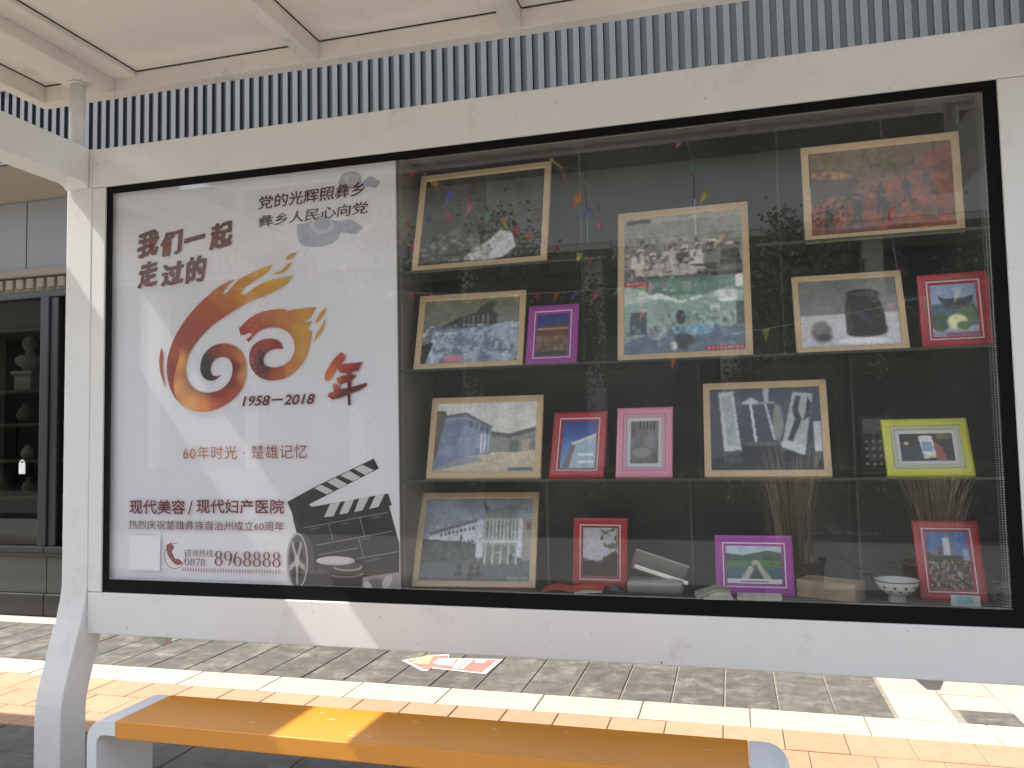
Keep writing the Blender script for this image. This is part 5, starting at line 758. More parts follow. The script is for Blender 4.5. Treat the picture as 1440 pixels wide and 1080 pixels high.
def p_court():
    p = Pic(120, 90, (205, 208, 205), (200, 195, 170)).noise(4, 14, 1)
    p.poly([(.05, .20), (.30, .16), (.56, .36), (.56, .85), (0, 1), (0, .9)], (125, 138, 165)); p.blob(8, .5, (90, 105, 135), 4, (p.U < .5) * (p.V > .25), .5)
    p.poly([(.06, .18), (.30, .14), (.58, .36), (.56, .38), (.3, .19), (.06, .22)], (90, 95, 105))
    for k in range(4): p.rect(.34 + k * .055, .26 + k * .035, .37 + k * .055, .36 + k * .03, (75, 85, 105))
    for k in range(3): p.rect(.46 + k * .035, .45, .475 + k * .035, .72, (225, 225, 225), .8)
    p.poly([(.56, .42), (.72, .48), (1, .38), (1, .72), (.56, .72)], (135, 135, 130)); p.poly([(.56, .42), (.74, .46), (1, .36), (1, .42), (.74, .52), (.56, .48)], (90, 92, 92))
    p.clutter(.05, .25, .56, .85, 45, [(95, 108, 135), (150, 160, 182), (75, 85, 105)], 21, .006, .02, .4); p.clutter(.56, .46, 1, .72, 45, [(95, 98, 95), (170, 165, 150), (70, 75, 72)], 22, .005, .018, .5); p.rect(.74, .56, .84, .72, (95, 115, 95)); p.rect(.86, .54, .94, .70, (165, 150, 130))
    p.poly([(0, .95), (.3, .78), (1, .70), (1, 1), (0, 1)], (190, 178, 150)).noise(18, 8, 5); p.poly([(0, .75), (.45, .80), (.5, .84), (0, .98)], (95, 110, 145), .6)
    p.rect(.74, .94, .98, .98, (60, 90, 110), .8); p.poly([(0, .1), (.10, .12), (.02, .8), (0, .8)], (90, 85, 65)); return p
def p_corner():
    p = Pic(44, 60, (40, 75, 150), (110, 160, 205))
    p.poly([(.28, .46), (1, .26), (1, .33), (.30, .54)], (205, 200, 190)); p.poly([(.30, .50), (1, .33), (1, 1), (.1, 1)], (150, 180, 190)); p.poly([(.30, .50), (.42, .5), (.25, 1), (.06, 1)], (120, 110, 105))
    for y in (.68, .84): p.rect(.5, y, .95, y + .05, (225, 225, 225), .8)
    return p
def p_grey():
    p = Pic(48, 62, (120, 122, 120), (95, 98, 95)).noise(6, 30, 3)
    for k in range(5): p.rect(.3 + k * .13, .0, .37 + k * .13, .2, (60, 62, 60), .8)
    p.ell(.4, .75, .35, .12, (165, 165, 160), .6).ell(.7, .5, .25, .15, (130, 132, 130), .8); p.rect(0, .0, .2, .4, (80, 82, 80), .6); return p
def p_lamps():
    p = Pic(120, 94, (72, 82, 94), (62, 70, 80)).noise(6, 14, 1)
    p.poly([(.0, .88), (.25, .78), (.75, .78), (1, .9), (1, 1), (0, 1)], (38, 42, 48)); p.rect(.28, .72, .62, .8, (30, 32, 36), .7)
    p.poly([(.08, .04), (.22, .03), (.28, .76), (.12, .77)], (178, 186, 190)); p.poly([(.11, .08), (.20, .07), (.245, .70), (.155, .71)], (150, 162, 160))
    p.poly([(.30, .17), (.38, .11), (.46, .17), (.46, .20), (.30, .20)], (180, 188, 190)); p.poly([(.365, .2), (.39, .2), (.425, .66), (.40, .66)], (195, 200, 204))
    p.poly([(.44, .17), (.60, .17), (.60, .2), (.44, .2)], (140, 150, 155)); p.poly([(.50, .2), (.525, .2), (.60, .64), (.57, .64)], (170, 178, 182)); p.poly([(.49, .0), (.55, .0), (.54, .17), (.5, .17)], (170, 178, 185))
    p.ell(.62, .42, .045, .22, (140, 148, 138), .9); p.rect(.32, .66, .66, .70, (120, 112, 105), .5)
    p.poly([(.76, .06), (.94, .08), (.84, .83), (.64, .73)], (165, 175, 172)); p.poly([(.79, .10), (.83, .12), (.80, .28), (.83, .40), (.74, .66), (.70, .64), (.77, .40), (.75, .27)], (52, 58, 66)); p.poly([(.89, .12), (.92, .2), (.90, .36), (.84, .42), (.87, .3)], (52, 58, 66))
    p.poly([(.65, .64), (.855, .73), (.84, .82), (.64, .72)], (190, 196, 196)); p.rect(.93, .42, 1, .78, (185, 190, 192)); return p.noise(40, 5, 9)
def p_surgery():
    p = Pic(128, 156, (165, 166, 160), (130, 150, 150))
    t = (p.V < .47).astype(float)
    p.noise(9, 22, 1, t); p.rect(0, .04, 1, .16, (120, 120, 110), .5)
    p.blob(7, .5, (90, 90, 88), 3, t * (p.V > .28), .7)
    p.rect(.0, .16, 1, .30, (98, 98, 94), .45); p.poly([(.3, .16), (.62, .16), (.6, .3), (.33, .3)], (170, 170, 165), .5)
    for x, y, s_, c in ((.14, .40, .26, (205, 205, 200)), (.25, .43, .25, (150, 150, 145)), (.40, .38, .25, (185, 185, 182)), (.52, .42, .30, (95, 98, 96)), (.64, .38, .26, (215, 215, 212)), (.76, .38, .28, (125, 128, 120)), (.90, .40, .26, (60, 62, 60))):
        p.ell(x, y - s_ * .57, .032, .020, (215, 215, 210)); p.ell(x, y - s_ * .51, .026, .016, (105, 100, 94)); p.ell(x + .01, y - s_ * .48, .018, .010, (190, 190, 186)); p.poly([(x - .07, y - s_ * .44), (x + .07, y - s_ * .44), (x + .09, y), (x - .09, y)], c)
    p.rect(0, .38, 1, .47, (70, 70, 68), .6); p.poly([(.08, .37), (.45, .34), (.62, .40), (.6, .45), (.1, .44)], (195, 195, 190), .8); p.poly([(.55, .38), (.7, .40), (.72, .43), (.6, .44)], (215, 215, 215), .7)
    p.clutter(.0, .18, 1, .46, 150, [(210, 210, 206), (150, 150, 146), (60, 60, 58), (95, 95, 90), (30, 30, 30)], 3, .005, .022, .6)
    p.noise(40, 22, 7, t)
    p.rect(.02, .015, .23, .04, (50, 52, 52)); p.rect(.74, .445, .98, .465, (60, 62, 60))
    p.rect(0, .47, 1, .60, (95, 135, 122)); p.rect(0, .60, 1, .88, (140, 170, 160)); p.poly([(0, .5), (.18, .55), (.3, .62), (0, .64)], (180, 195, 188)); p.rect(.93, .47, 1, .56, (225, 230, 228))
    p.poly([(0, .92), (.3, .83), (1, .83), (1, 1), (0, 1)], (100, 118, 138)).noise(8, 14, 11, (p.V > .47).astype(float))
    p.poly([(.1, .60), (.3, .57), (.48, .63), (.66, .60), (.66, .62), (.48, .65), (.3, .61)], (215, 225, 220)); p.ell(.85, .60, .12, .03, (205, 215, 212)); p.ell(.87, .635, .08, .025, (225, 230, 228)); p.rect(.45, .55, .47, .63, (110, 150, 80), .8)
    p.rect(.05, .70, .19, .86, (70, 85, 92)); p.rect(.72, .67, .80, .72, (195, 205, 200)); p.rect(.93, .66, 1, .82, (80, 95, 98))
    p.ell(.28, .84, .08, .06, (165, 180, 172)).ell(.28, .83, .045, .03, (90, 110, 105)); p.ell(.48, .75, .04, .05, (45, 60, 62)); p.poly([(.40, .82), (.78, .80), (.80, .84), (.62, .90), (.44, .88)], (120, 175, 205)); p.ell(.50, .92, .09, .06, (60, 62, 55)); p.ell(.42, .95, .03, .03, (215, 215, 210))
    p.clutter(.0, .50, 1, .66, 50, [(200, 215, 208), (120, 150, 140), (150, 178, 168)], 5, .008, .04, .45); p.clutter(.03, .70, .97, .86, 110, [(80, 98, 98), (190, 205, 200), (115, 140, 135), (60, 75, 80), (150, 175, 168)], 6, .005, .022, .6); p.clutter(.05, .83, .95, .97, 60, [(120, 140, 150), (70, 88, 108), (165, 180, 182), (80, 105, 128)], 7, .008, .04, .5)
    p.rect(0, .475, .20, .51, (170, 40, 55)); p.rect(.68, .965, 1, .992, (180, 35, 50))
    for k in range(9): p.rect(.02 + k * .019, .483, .032 + k * .019, .50, (225, 190, 195), .8); p.rect(.70 + k * .032, .972, .722 + k * .032, .986, (225, 190, 195), .8)
    return p
def p_march():
    p = Pic(128, 84, (120, 105, 70), (135, 62, 30)).noise(8, 22, 2)
    p.poly([(0, .05), (.3, .10), (.62, 0), (1, 0), (1, .35), (.6, .25), (.3, .33), (0, .25)], (110, 92, 62)); p.poly([(0, .22), (.18, .24), (.3, .3), (.2, .34), (0, .32)], (165, 120, 55))
    p.poly([(.0, .72), (.25, .66), (.45, .52), (.7, .35), (.85, .12), (1, .05), (1, 1), (0, 1)], (142, 66, 22)); p.clutter(.1, .3, 1, 1, 90, [(175, 90, 40), (105, 55, 28), (190, 112, 55), (80, 48, 30)], 41, .01, .04, .45); p.blob(14, .55, (85, 55, 32), 5, (p.V > .2).astype(float), .7); p.noise(32, 26, 6)
    p.poly([(0, .3), (.35, .38), (.3, .6), (0, .66)], (68, 55, 36), .8)
    for x, y, s_ in ((.13, .97, .34), (.33, .88, .36), (.50, .80, .36), (.53, .9, .3), (.68, .68, .28), (.82, .5, .2)): p.person(x, y, s_, (52, 42, 40))
    p.rect(.04, .9, .5, .98, (120, 105, 140), .5); p.blob(20, .6, (190, 105, 50), 12, (p.V > .55).astype(float), .6); return p
def p_jar():
    p = Pic(112, 86, (118, 122, 120), (150, 152, 152))
    p.rect(0, .52, 1, 1, (196, 200, 204)); p.noise(4, 8, 1); p.ell(.62, .93, .26, .05, (235, 238, 240), .9)
    p.poly([(.50, .22), (.80, .20), (.85, .45), (.87, .80), (.80, .84), (.55, .86), (.46, .80), (.46, .50)], (58, 58, 60)); p.ell(.65, .22, .155, .055, (48, 48, 50)); p.ell(.65, .235, .12, .035, (78, 80, 82)); p.ell(.66, .82, .19, .05, (52, 52, 54))
    p.poly([(.46, .5), (.52, .3), (.54, .84), (.47, .8)], (85, 86, 88), .7)
    p.ell(.21, .78, .10, .15, (105, 107, 108), 1, .25); p.ell(.20, .73, .07, .08, (130, 132, 132), .8, .5); p.ell(.24, .86, .07, .05, (70, 72, 74), .8, .4); return p.blur(1)
def p_gate():
    p = Pic(50, 64, (130, 155, 190), (165, 180, 200)); p.poly([(0, .38), (.35, .36), (.95, .38), (1, .8), (0, .8)], (75, 105, 125))
    p.poly([(.18, .22), (.30, .27), (.75, .27), (.95, .22), (.90, .36), (.80, .40), (.28, .40), (.22, .34)], (48, 55, 68)); p.poly([(.3, .40), (.85, .40), (.85, .48), (.3, .48)], (85, 80, 85))
    p.ell(.18, .72, .2, .18, (70, 95, 60)).ell(.8, .6, .28, .16, (95, 120, 75)).ell(.55, .72, .22, .14, (225, 228, 170)).ell(.68, .80, .15, .08, (110, 130, 70)); p.rect(0, .90, 1, 1, (150, 160, 180)); p.rect(.3, .93, 1, 1, (150, 70, 90), .7); return p.noise(16, 14, 4)
def p_cup():
    p = Pic(60, 42, (75, 60, 52), (60, 62, 66)).noise(9, 26, 2); p.rect(0, .5, .4, 1, (62, 72, 82)); p.ell(.12, .35, .05, .07, (200, 180, 110)); p.rect(.7, .02, 1, .2, (150, 130, 50), .7)
    p.poly([(.64, .3), (.78, .5), (.86, 1), (.66, 1)], (165, 95, 70)); p.poly([(.36, .10), (.62, .08), (.66, .88), (.42, .92)], (205, 210, 205)); p.rect(.42, .30, .60, .65, (95, 130, 165), .7); p.ell(.49, .12, .13, .05, (225, 228, 222)); p.rect(.42, .8, .66, .86, (190, 185, 120), .7); return p.noise(20, 8, 5)
def p_hotel():
    p = Pic(128, 100, (140, 150, 165), (165, 172, 180)).noise(4, 18, 1); p.rect(0, .72, 1, 1, (95, 102, 98))
    p.poly([(.06, .42), (.5, .27), (1, .24), (1, .72), (.06, .72)], (198, 204, 208)); p.poly([(.06, .42), (.5, .25), (.5, .29), (.06, .46)], (110, 115, 118)); p.poly([(0, .50), (.5, .55), (.5, .74), (0, .80)], (70, 78, 72))
    for k in range(9): p.rect(.16 + k * .037, .43 - k * .010, .178 + k * .037, .47 - k * .010, (75, 85, 92)); p.rect(.16 + k * .037, .54 - k * .004, .178 + k * .037, .58 - k * .004, (75, 85, 92))
    p.poly([(.55, .10), (.62, .14), (.84, .10), (.90, .05), (.86, .24), (.58, .24)], (125, 132, 128)); p.poly([(.54, .03), (.60, .12), (.58, .2)], (80, 85, 82)); p.rect(.56, .24, .88, .72, (150, 158, 152))
    for k in range(9): p.rect(.575 + k * .034, .26, .587 + k * .034, .50, (200, 206, 200)); p.rect(.59 + k * .034, .28, .60 + k * .034, .48, (85, 92, 90), .7)
    p.rect(.54, .51, .92, .55, (200, 205, 200)); p.rect(.57, .58, .88, .78, (120, 130, 118))
    for k in range(5): p.rect(.58 + k * .07, .57, .595 + k * .07, .80, (190, 195, 188))
    p.rect(.92, .25, 1, .75, (155, 150, 140)); p.rect(.95, .3, 1, .38, (150, 80, 85), .7)
    p.clutter(.06, .3, 1, .74, 110, [(110, 118, 120), (215, 218, 218), (85, 92, 92), (150, 158, 155)], 11, .004, .016, .55); p.clutter(0, .52, .5, .8, 50, [(50, 58, 52), (88, 96, 88), (110, 116, 110)], 12, .008, .03, .5)
    for x, y in ((.36, .93), (.47, .95), (.53, .94)): p.ell(x, y - .02, .035, .03, (35, 38, 38)); p.person(x, y, .16, (45, 48, 48))
    p.rect(.35, .45, .365, .78, (70, 78, 76)); p.person(.82, .8, .12, (60, 62, 60)); p.rect(.80, .93, .98, .98, (125, 130, 122)); return p.noise(34, 12, 8)
def p_branch():
    p = Pic(46, 64, (170, 172, 180), (185, 186, 190)); p.blob(12, .45, (95, 95, 60), 3, ((p.U > .45) & (p.V < .42) & (p.U > .25 + p.V)).astype(float)); p.poly([(.95, .45), (.56, .62), (.60, .8), (1, .75)], (82, 66, 58))
    p.poly([(0, .60), (.2, .66), (.6, .68), (1, .5), (1, 1), (0, 1)], (62, 52, 48)); p.poly([(0, .60), (.25, .68), (.6, .66), (.6, .71), (0, .68)], (105, 100, 100)); return p.noise(18, 16, 5)
def p_road():
    p = Pic(84, 58, (150, 170, 190), (70, 95, 95)); p.rect(0, 0, 1, .22, (165, 180, 195)); p.poly([(0, .20), (.3, .25), (.6, .16), (.75, .12), (1, .18), (1, .45), (0, .45)], (62, 98, 88)); p.rect(0, .40, 1, .62, (85, 125, 75)); p.poly([(0, .62), (.35, .50), (1, .55), (1, 1), (0, 1)], (75, 105, 120))
    p.poly([(.49, .38), (.56, .38), (.86, .95), (.72, .95), (.53, .50), (.38, .92), (.22, .95)], (165, 170, 145)); p.poly([(.53, .48), (.68, .95), (.40, .95)], (55, 78, 72)); p.clutter(0, .42, 1, .6, 30, [(70, 105, 70), (110, 140, 95), (60, 85, 80)], 51, .01, .05, .5); return p.noise(20, 7, 3)
def p_city():
    p = Pic(52, 72, (60, 100, 165), (120, 150, 190)); p.rect(0, .0, 1, .12, (70, 110, 170)); p.poly([(.0, .38), (.12, .30), (.25, .34), (.3, .22), (.44, .14), (.46, .05), (.58, .05), (.60, .2), (.70, .26), (.72, .4), (1, .38), (1, .6), (0, .6)], (105, 120, 145)); p.rect(.40, .10, .56, .42, (190, 198, 205)); p.rect(.27, .25, .36, .42, (105, 85, 100)); p.poly([(0, .35), (.2, .42), (.8, .42), (1, .36), (1, .62), (0, .62)], (62, 72, 60))
    p.rect(0, .5, 1, 1, (70, 68, 58)); p.blob(18, .55, (165, 160, 150), 3, (p.V > .5).astype(float), .9); p.blob(26, .62, (205, 200, 190), 9, (p.V > .52).astype(float)); p.blob(20, .66, (140, 70, 60), 12, (p.V > .55).astype(float)); p.rect(.85, .3, 1, .5, (130, 150, 185)); return p.noise(30, 14, 6)

# ------------------------------------------------------------------ framed pictures
def moulding(W, H, rings, m):
    """rectangular frame from (inset, y) rings"""
    b = bmesh.new(); R = []
    for ins, y in rings:
        R.append([b.verts.new(v) for v in ((-W / 2 + ins, y, ins), (W / 2 - ins, y, ins), (W / 2 - ins, y, H - ins), (-W / 2 + ins, y, H - ins))])
    for i in range(len(R) - 1):
        for k in range(4): b.faces.new((R[i][k], R[i][(k + 1) % 4], R[i + 1][(k + 1) % 4], R[i + 1][k]))
    bmesh.ops.recalc_face_normals(b, faces=b.faces[:])
    mb = MB(); mb.merge(b, m); return mb
def framed(x, y, z, W, H, yaw, lean, style, pic, label, gain=1.3):
    t = empty('picture_frame', (x, y, z), (-lean, 0, yaw), label, 'picture frame', 'framed photographs on the shelves')
    if style == 'wood':
        bwid = 0.026 if W > 0.4 else 0.022
        moulding(W, H, [(0, 0.017), (0, 0.001), (0.0015, -0.001), (bwid - 0.004, -0.001), (bwid - 0.001, 0.001), (bwid, 0.008)], M_WOOD).build('moulding', t)
        ins = bwid - 0.001
        mm = MB(); q = 0.0006
        for sx_, zz in ((-1, 0), (1, 0), (-1, H), (1, H)):
            zd = 1 if zz == 0 else -1; ax, az = sx_ * (W / 2 - 0.001), zz + zd * 0.001; bx2, bz2 = sx_ * (W / 2 - bwid + .004), zz + zd * (bwid - .004)
            mm.quad([(ax, -0.0012, az + q), (ax, -0.0012, az - q), (bx2, -0.0012, bz2 - q), (bx2, -0.0012, bz2 + q)], mat('mitre_line', (0.22, 0.15, 0.08), 0.8))
        mm.build('mitre_joint', t)
    else:
        m = {'red': M_RED, 'purple': M_PURPLE, 'pink': M_PINK, 'yellow': M_YELLOW}[style]
        a, c = (0.027, 0.031) if style in ('red', 'purple') else (0.028, 0.040)
        bw_ = 0.040 if style in ('red', 'purple') else 0.030
        moulding(W, H, [(0, 0.016), (0, 0.002), (0.002, -0.001), (0.010, -0.003), (a - 0.003, -0.003), (a - 0.0005, 0.001)], m).build('moulding', t)
        inm = M_INLAY if style in ('red', 'purple') else (mat('pale_pink_inner', (0.72, 0.45, 0.55), 0.4) if style == 'pink' else mat('pale_lime_inner', (0.62, 0.66, 0.50), 0.4))
        moulding(W, H, [(a - 0.0005, 0.0015), (a, -0.0005), (c if style in ('red', 'purple') else c - 0.003, -0.0005), (c + 0.0005, 0.002)], inm).build('inlay', t)
        if style in ('red', 'purple'):
            moulding(W, H, [(c + 0.0006, 0.0005), (bw_ - 0.003, 0.001), (bw_, 0.008)], m).build('inner_moulding', t)
            ins = bw_ - 0.001
        else:
            moulding(W, H, [(c, 0.005), (c + 0.016, 0.006)], M_MATB).build('mount_card', t); ins = c + 0.015
    MB().box(-W / 2 + 0.004, W / 2 - 0.004, 0.0175, 0.020, 0.004, H - 0.004, M_BOARD).build('backing', t)
    me = pic.mesh(W - 2 * ins, H - 2 * ins, gain); link('print', me, t, (0, 0.0068 if style in ('wood', 'red', 'purple') else 0.0055, ins))
    return t

framed(-0.970, 0.046, 2.176, 0.576, 0.455, -0.024, 0.266, 'wood', p_path(), 'large wood framed photo of a dark rocky path, top left shelf')
framed(-1.031, 0.080, 1.771, 0.463, 0.336, 0.030, 0.287, 'wood', p_tower(), 'wood framed photo of a horned tower above bluish haze, left end of the second shelf')
framed(-0.683, 0.080, 1.771, 0.208, 0.267, 0.013, 0.354, 'purple', p_archway(), 'small upright purple frame with blue sky over a brown building')
framed(-0.986, 0.114, 1.324, 0.483, 0.347, 0.021, 0.275, 'wood', p_court(), 'wood framed photo of a pale courtyard with grey buildings, third shelf')
framed(-0.600, 0.113, 1.324, 0.222, 0.278, -0.081, 0.367, 'red', p_corner(), 'red frame with a white building corner against deep blue sky')
framed(-0.335, 0.107, 1.324, 0.218, 0.280, -0.057, 0.283, 'pink', p_grey(), 'pink frame with a small grey photo in a white mount')
framed(0.117, 0.101, 1.324, 0.448, 0.369, -0.020, 0.267, 'wood', p_lamps(), 'wood framed photo of pale lamps and slabs on dark blue grey')
framed(-0.168, 0.081, 1.771, 0.504, 0.619, -0.031, 0.183, 'wood', p_surgery(), 'tallest wood frame with a black and white surgery photo above a green operating room')
framed(0.546, 0.084, 2.176, 0.528, 0.364, -0.006, 0.060, 'wood', p_march(), 'wood framed painting of marchers on a red hillside, top right')
framed(0.425, 0.077, 1.771, 0.378, 0.313, 0.011, 0.311, 'wood', p_jar(), 'wood framed photo of a black jar beside a small grey ball')
framed(0.766, 0.083, 1.771, 0.223, 0.269, -0.035, 0.151, 'red', p_gate(), 'red frame with a curved tiled roof above greenery, right end of the second shelf')
framed(0.666, 0.106, 1.324, 0.284, 0.211, 0.058, 0.319, 'yellow', p_cup(), 'lime yellow frame with a photo of an enamel cup')
framed(-1.036, 0.117, 0.884, 0.512, 0.407, 0.104, 0.441, 'wood', p_hotel(), 'wood framed photo of a hotel with traditional roof, bottom left shelf')
framed(-0.532, 0.205, 0.884, 0.221, 0.272, -0.046, 0.167, 'red', p_branch(), 'red frame with white sky and dark eaves above the red booklet')
framed(0.060, 0.144, 0.884, 0.280, 0.218, 0.025, 0.155, 'purple', p_road(), 'wide purple frame with a television showing a forked road')
framed(0.729, 0.154, 0.884, 0.215, 0.283, -0.002, 0.315, 'red', p_city(), 'red frame with a crowded fountain square and white tower, bottom right')
# the television pictured in the wide purple frame has a pale stand strip
tvp = [o for o in bpy.data.objects if o.get('label', '').startswith('wide purple')][0]
MB().box(-0.098, 0.098, 0.0050, 0.0062, 0.041, 0.058, M_INLAY).box(-0.05, 0.05, 0.0044, 0.0049, 0.047, 0.050, M_BLACK).build('television_stand_print', tvp)

# ------------------------------------------------------------------ small exhibits on the bottom shelf
ZS = 0.8825
t = empty('open_booklet', (-0.62, 0.10, ZS), (0, 0, 0.05), 'open red booklet with gold print lying in front of a red frame', 'booklet')
mR = mat('red_booklet_cover', (0.62, 0.06, 0.03), 0.45); mG = mat('gold_print', (0.8, 0.45, 0.08), 0.4); mPg = mat('page_paper', (0.7, 0.66, 0.55), 0.8)
MB().prism([(-0.115, 0.004), (-0.06, 0.016), (0.0, 0.006), (0.0, 0.010), (-0.06, 0.021), (-0.115, 0.009)], -0.04, 0.06, mR).build('left_cover', t)
MB().prism([(0.001, 0.006), (0.05, 0.018), (0.12, 0.016), (0.12, 0.021), (0.05, 0.024), (0.001, 0.011)], -0.04, 0.06, mR).build('right_cover', t)
MB().prism([(0.01, 0.000), (0.115, 0.006), (0.115, 0.015), (0.05, 0.017), (0.01, 0.006)], -0.036, 0.056, mPg).build('pages', t)
b = MB()
for k in range(3): b.box(0.035 + k * 0.014, 0.044 + k * 0.014, -0.036, -0.018, 0.0245, 0.0252, mG)
b.build('gold_lettering', t)
t = empty('tin_lunch_box', (-0.305, 0.14, ZS), (0, 0, 0.02), 'dented aluminium lunch box with its lid propped open', 'lunch box')
b = MB().box(-0.105, 0.105, -0.05, 0.05, 0, 0.052, M_METAL, 0.014, 3); b.build('body', t)
lid = MB(); lid.box(-0.105, 0.105, -0.055, 0.055, 0, 0.010, M_METAL, 0.004, 2)
o = lid.build('lid', t, (0.015, 0.012, 0.092), (-0.9, 0.32, 0.05))
MB().box(-0.105, 0.105, -0.004, 0.004, 0.0, 0.016, mat('bright_metal', (0.85, 0.85, 0.82), 0.2, metal=0.9), 0.002).build('lid_rim', t, (0.02, -0.012, 0.062), (0, 0.30, 0))
mC = mat('khaki_print_cloth', (0.36, 0.36, 0.28), 0.8, var=0.5, scale=90)
t = empty('folded_booklet', (-0.085, 0.085, ZS), (0, 0, 0.15), 'small patterned booklet bent open in front of the wide purple frame', 'booklet')
MB().prism([(-0.07, 0.0), (-0.068, 0.014), (0.0, 0.038), (0.05, 0.034), (0.052, 0.028), (0.0, 0.030), (-0.05, 0.008)], -0.045, 0.04, mC).build('cover', t)
MB().prism([(-0.045, 0.0), (-0.048, 0.007), (0.0, 0.028), (0.05, 0.026), (0.062, 0.0)], -0.042, 0.038, mPg).build('pages', t)
t = empty('paper_slip', (0.072, 0.085, ZS), label='pale folded paper slip below the wide purple frame', cat='paper')
MB().box(-0.078, 0.078, -0.03, 0.03, 0, 0.006, mPg, 0.001).build('sheet', t)
MB().prism([(-0.078, 0.0065), (0.078, 0.0065), (0.076, 0.024), (-0.076, 0.022)], -0.012, -0.010, mat('greenish_paper', (0.50, 0.50, 0.42), 0.7, var=0.15, scale=40)).build('folded_flap', t)
mWB = mat('worn_box_wood', (0.40, 0.31, 0.20), 0.7, var=0.2, scale=14, bump=0.2)
t = empty('wooden_trough', (0.325, 0.16, ZS), (0, 0, -0.48), 'open oblong wooden box standing left of the enamel bowl', 'box')
MB().box(-0.105, 0.105, -0.045, 0.045, 0, 0.01, mWB, 0.001).build('base', t)
for nm, a in (('side_board', (-0.105, 0.105, -0.055, -0.0455)), ('side_board', (-0.105, 0.105, 0.0455, 0.055)), ('end_board', (-0.105, -0.095, -0.045, 0.045)), ('end_board', (0.095, 0.105, -0.045, 0.045))):
    MB().box(*a, 0.0105 if nm == 'end_board' else 0, 0.062, mWB, 0.002).build(nm, t)
t = empty('enamel_bowl', (0.540, 0.12, ZS), label='white footed enamel bowl with dark rim and leaf pattern', cat='bowl')
mE = mat('white_enamel', (0.75, 0.77, 0.74), 0.2, coat=0.5); mEd = mat('dark_enamel', (0.05, 0.07, 0.07), 0.3)
MB().lathe([(0.028, 0), (0.032, 0.002), (0.029, 0.022), (0.040, 0.028), (0.062, 0.046), (0.074, 0.070), (0.077, 0.075), (0.073, 0.075), (0.060, 0.050), (0.035, 0.032), (0.002, 0.028)], mE, n=32).build('bowl_body', t)
MB().tube([(0.0765 * math.cos(a), 0.0765 * math.sin(a), 0.0755) for a in np.linspace(0, 2 * math.pi, 33)], 0.0022, mEd).build('rim', t)
b = MB()
for k in range(12):
    a = k * math.pi / 6
    for q, (rz, dz) in enumerate(((0.058, 0.043), (0.066, 0.055))):
        aa = a + q * 0.25; c = Vector((rz * math.cos(aa) * 1.02, rz * math.sin(aa) * 1.02, dz)); n_ = Vector((-math.sin(aa), math.cos(aa), 0)) * 0.007; up = Vector((math.cos(aa) * 0.004, math.sin(aa) * 0.004, 0.008))
        b.quad([c - n_, c - up * 0.6, c + n_, c + up], mEd)
b.build('leaf_pattern', t)
t = empty('banknote', (0.745, 0.078, ZS), (0, 0, 0.0), 'small teal banknote standing against the bottom right red frame', 'banknote')
mN = mat('teal_note', (0.30, 0.55, 0.55), 0.7, var=0.4, scale=60)
MB().prism([(-0.045, 0), (0.045, 0), (0.045, 0.036), (-0.045, 0.036)], -0.001, 0.0, mat('note_paper', (0.62, 0.66, 0.62), 0.7)).build('note', t)
MB().prism([(-0.030, 0.006), (0.022, 0.006), (0.022, 0.033), (-0.030, 0.033)], -0.0022, -0.0012, mN).build('note_vignette', t)
t = empty('dark_ornament', (-0.46, 0.11, ZS), label='small dark rounded ornament at the foot of the red frame with white sky', cat='ornament')
MB().lathe([(0.016, 0), (0.024, 0.006), (0.022, 0.018), (0.010, 0.026), (0.012, 0.032), (0.003, 0.036)], mat('dark_bronze', (0.03, 0.045, 0.045), 0.35), n=16).build('body', t)
MB().tube([(0.02 * math.cos(a) + 0.03, 0, 0.012 + 0.010 * math.sin(a)) for a in np.linspace(0, 6.28, 12)], 0.003, MATS['dark_bronze']).build('handle', t)
t = empty('wire_ornament', (0.885, 0.16, ZS), label='grey twisted wire ornament in the bottom right corner', cat='ornament')
for s_ in range(4):
    random.seed(40 + s_); pts = [(0.035 * math.sin(a * 1.3 + s_), 0.02 * math.cos(a + s_), 0.012 + 0.018 * s_ + 0.010 * math.sin(2 * a)) for a in np.linspace(0, 6.28, 22)]
    MB().tube(pts, 0.0028, mat('dull_wire', (0.12, 0.12, 0.12), 0.5)).build('wire_coil', t)
# handset with round keys, hung at the back of the third shelf
t = empty('old_mobile_phone', (0.50, 0.20, 1.324), (-0.12, 0, 0), 'black old mobile phone standing left of the lime yellow frame', 'phone')
mPh = mat('black_phone_shell', (0.015, 0.015, 0.016), 0.35)
MB().box(-0.045, 0.045, 0, 0.022, 0, 0.225, mPh, 0.008).build('shell', t)
MB().box(-0.032, 0.030, -0.002, 0.001, 0.150, 0.205, mat('dead_screen', (0.14, 0.15, 0.15), 0.15)).build('screen', t)
kme = MB().lathe([(0.006, 0), (0.006, 0.003), (0.004, 0.004)], mat('pale_key', (0.25, 0.26, 0.25), 0.5), n=10, M=Matrix.Rotation(math.pi / 2, 4, 'X')).mesh('key')
for r in range(4):
    for c in range(3): link('key', kme, t, (-0.024 + c * 0.024, 0, 0.04 + r * 0.027))

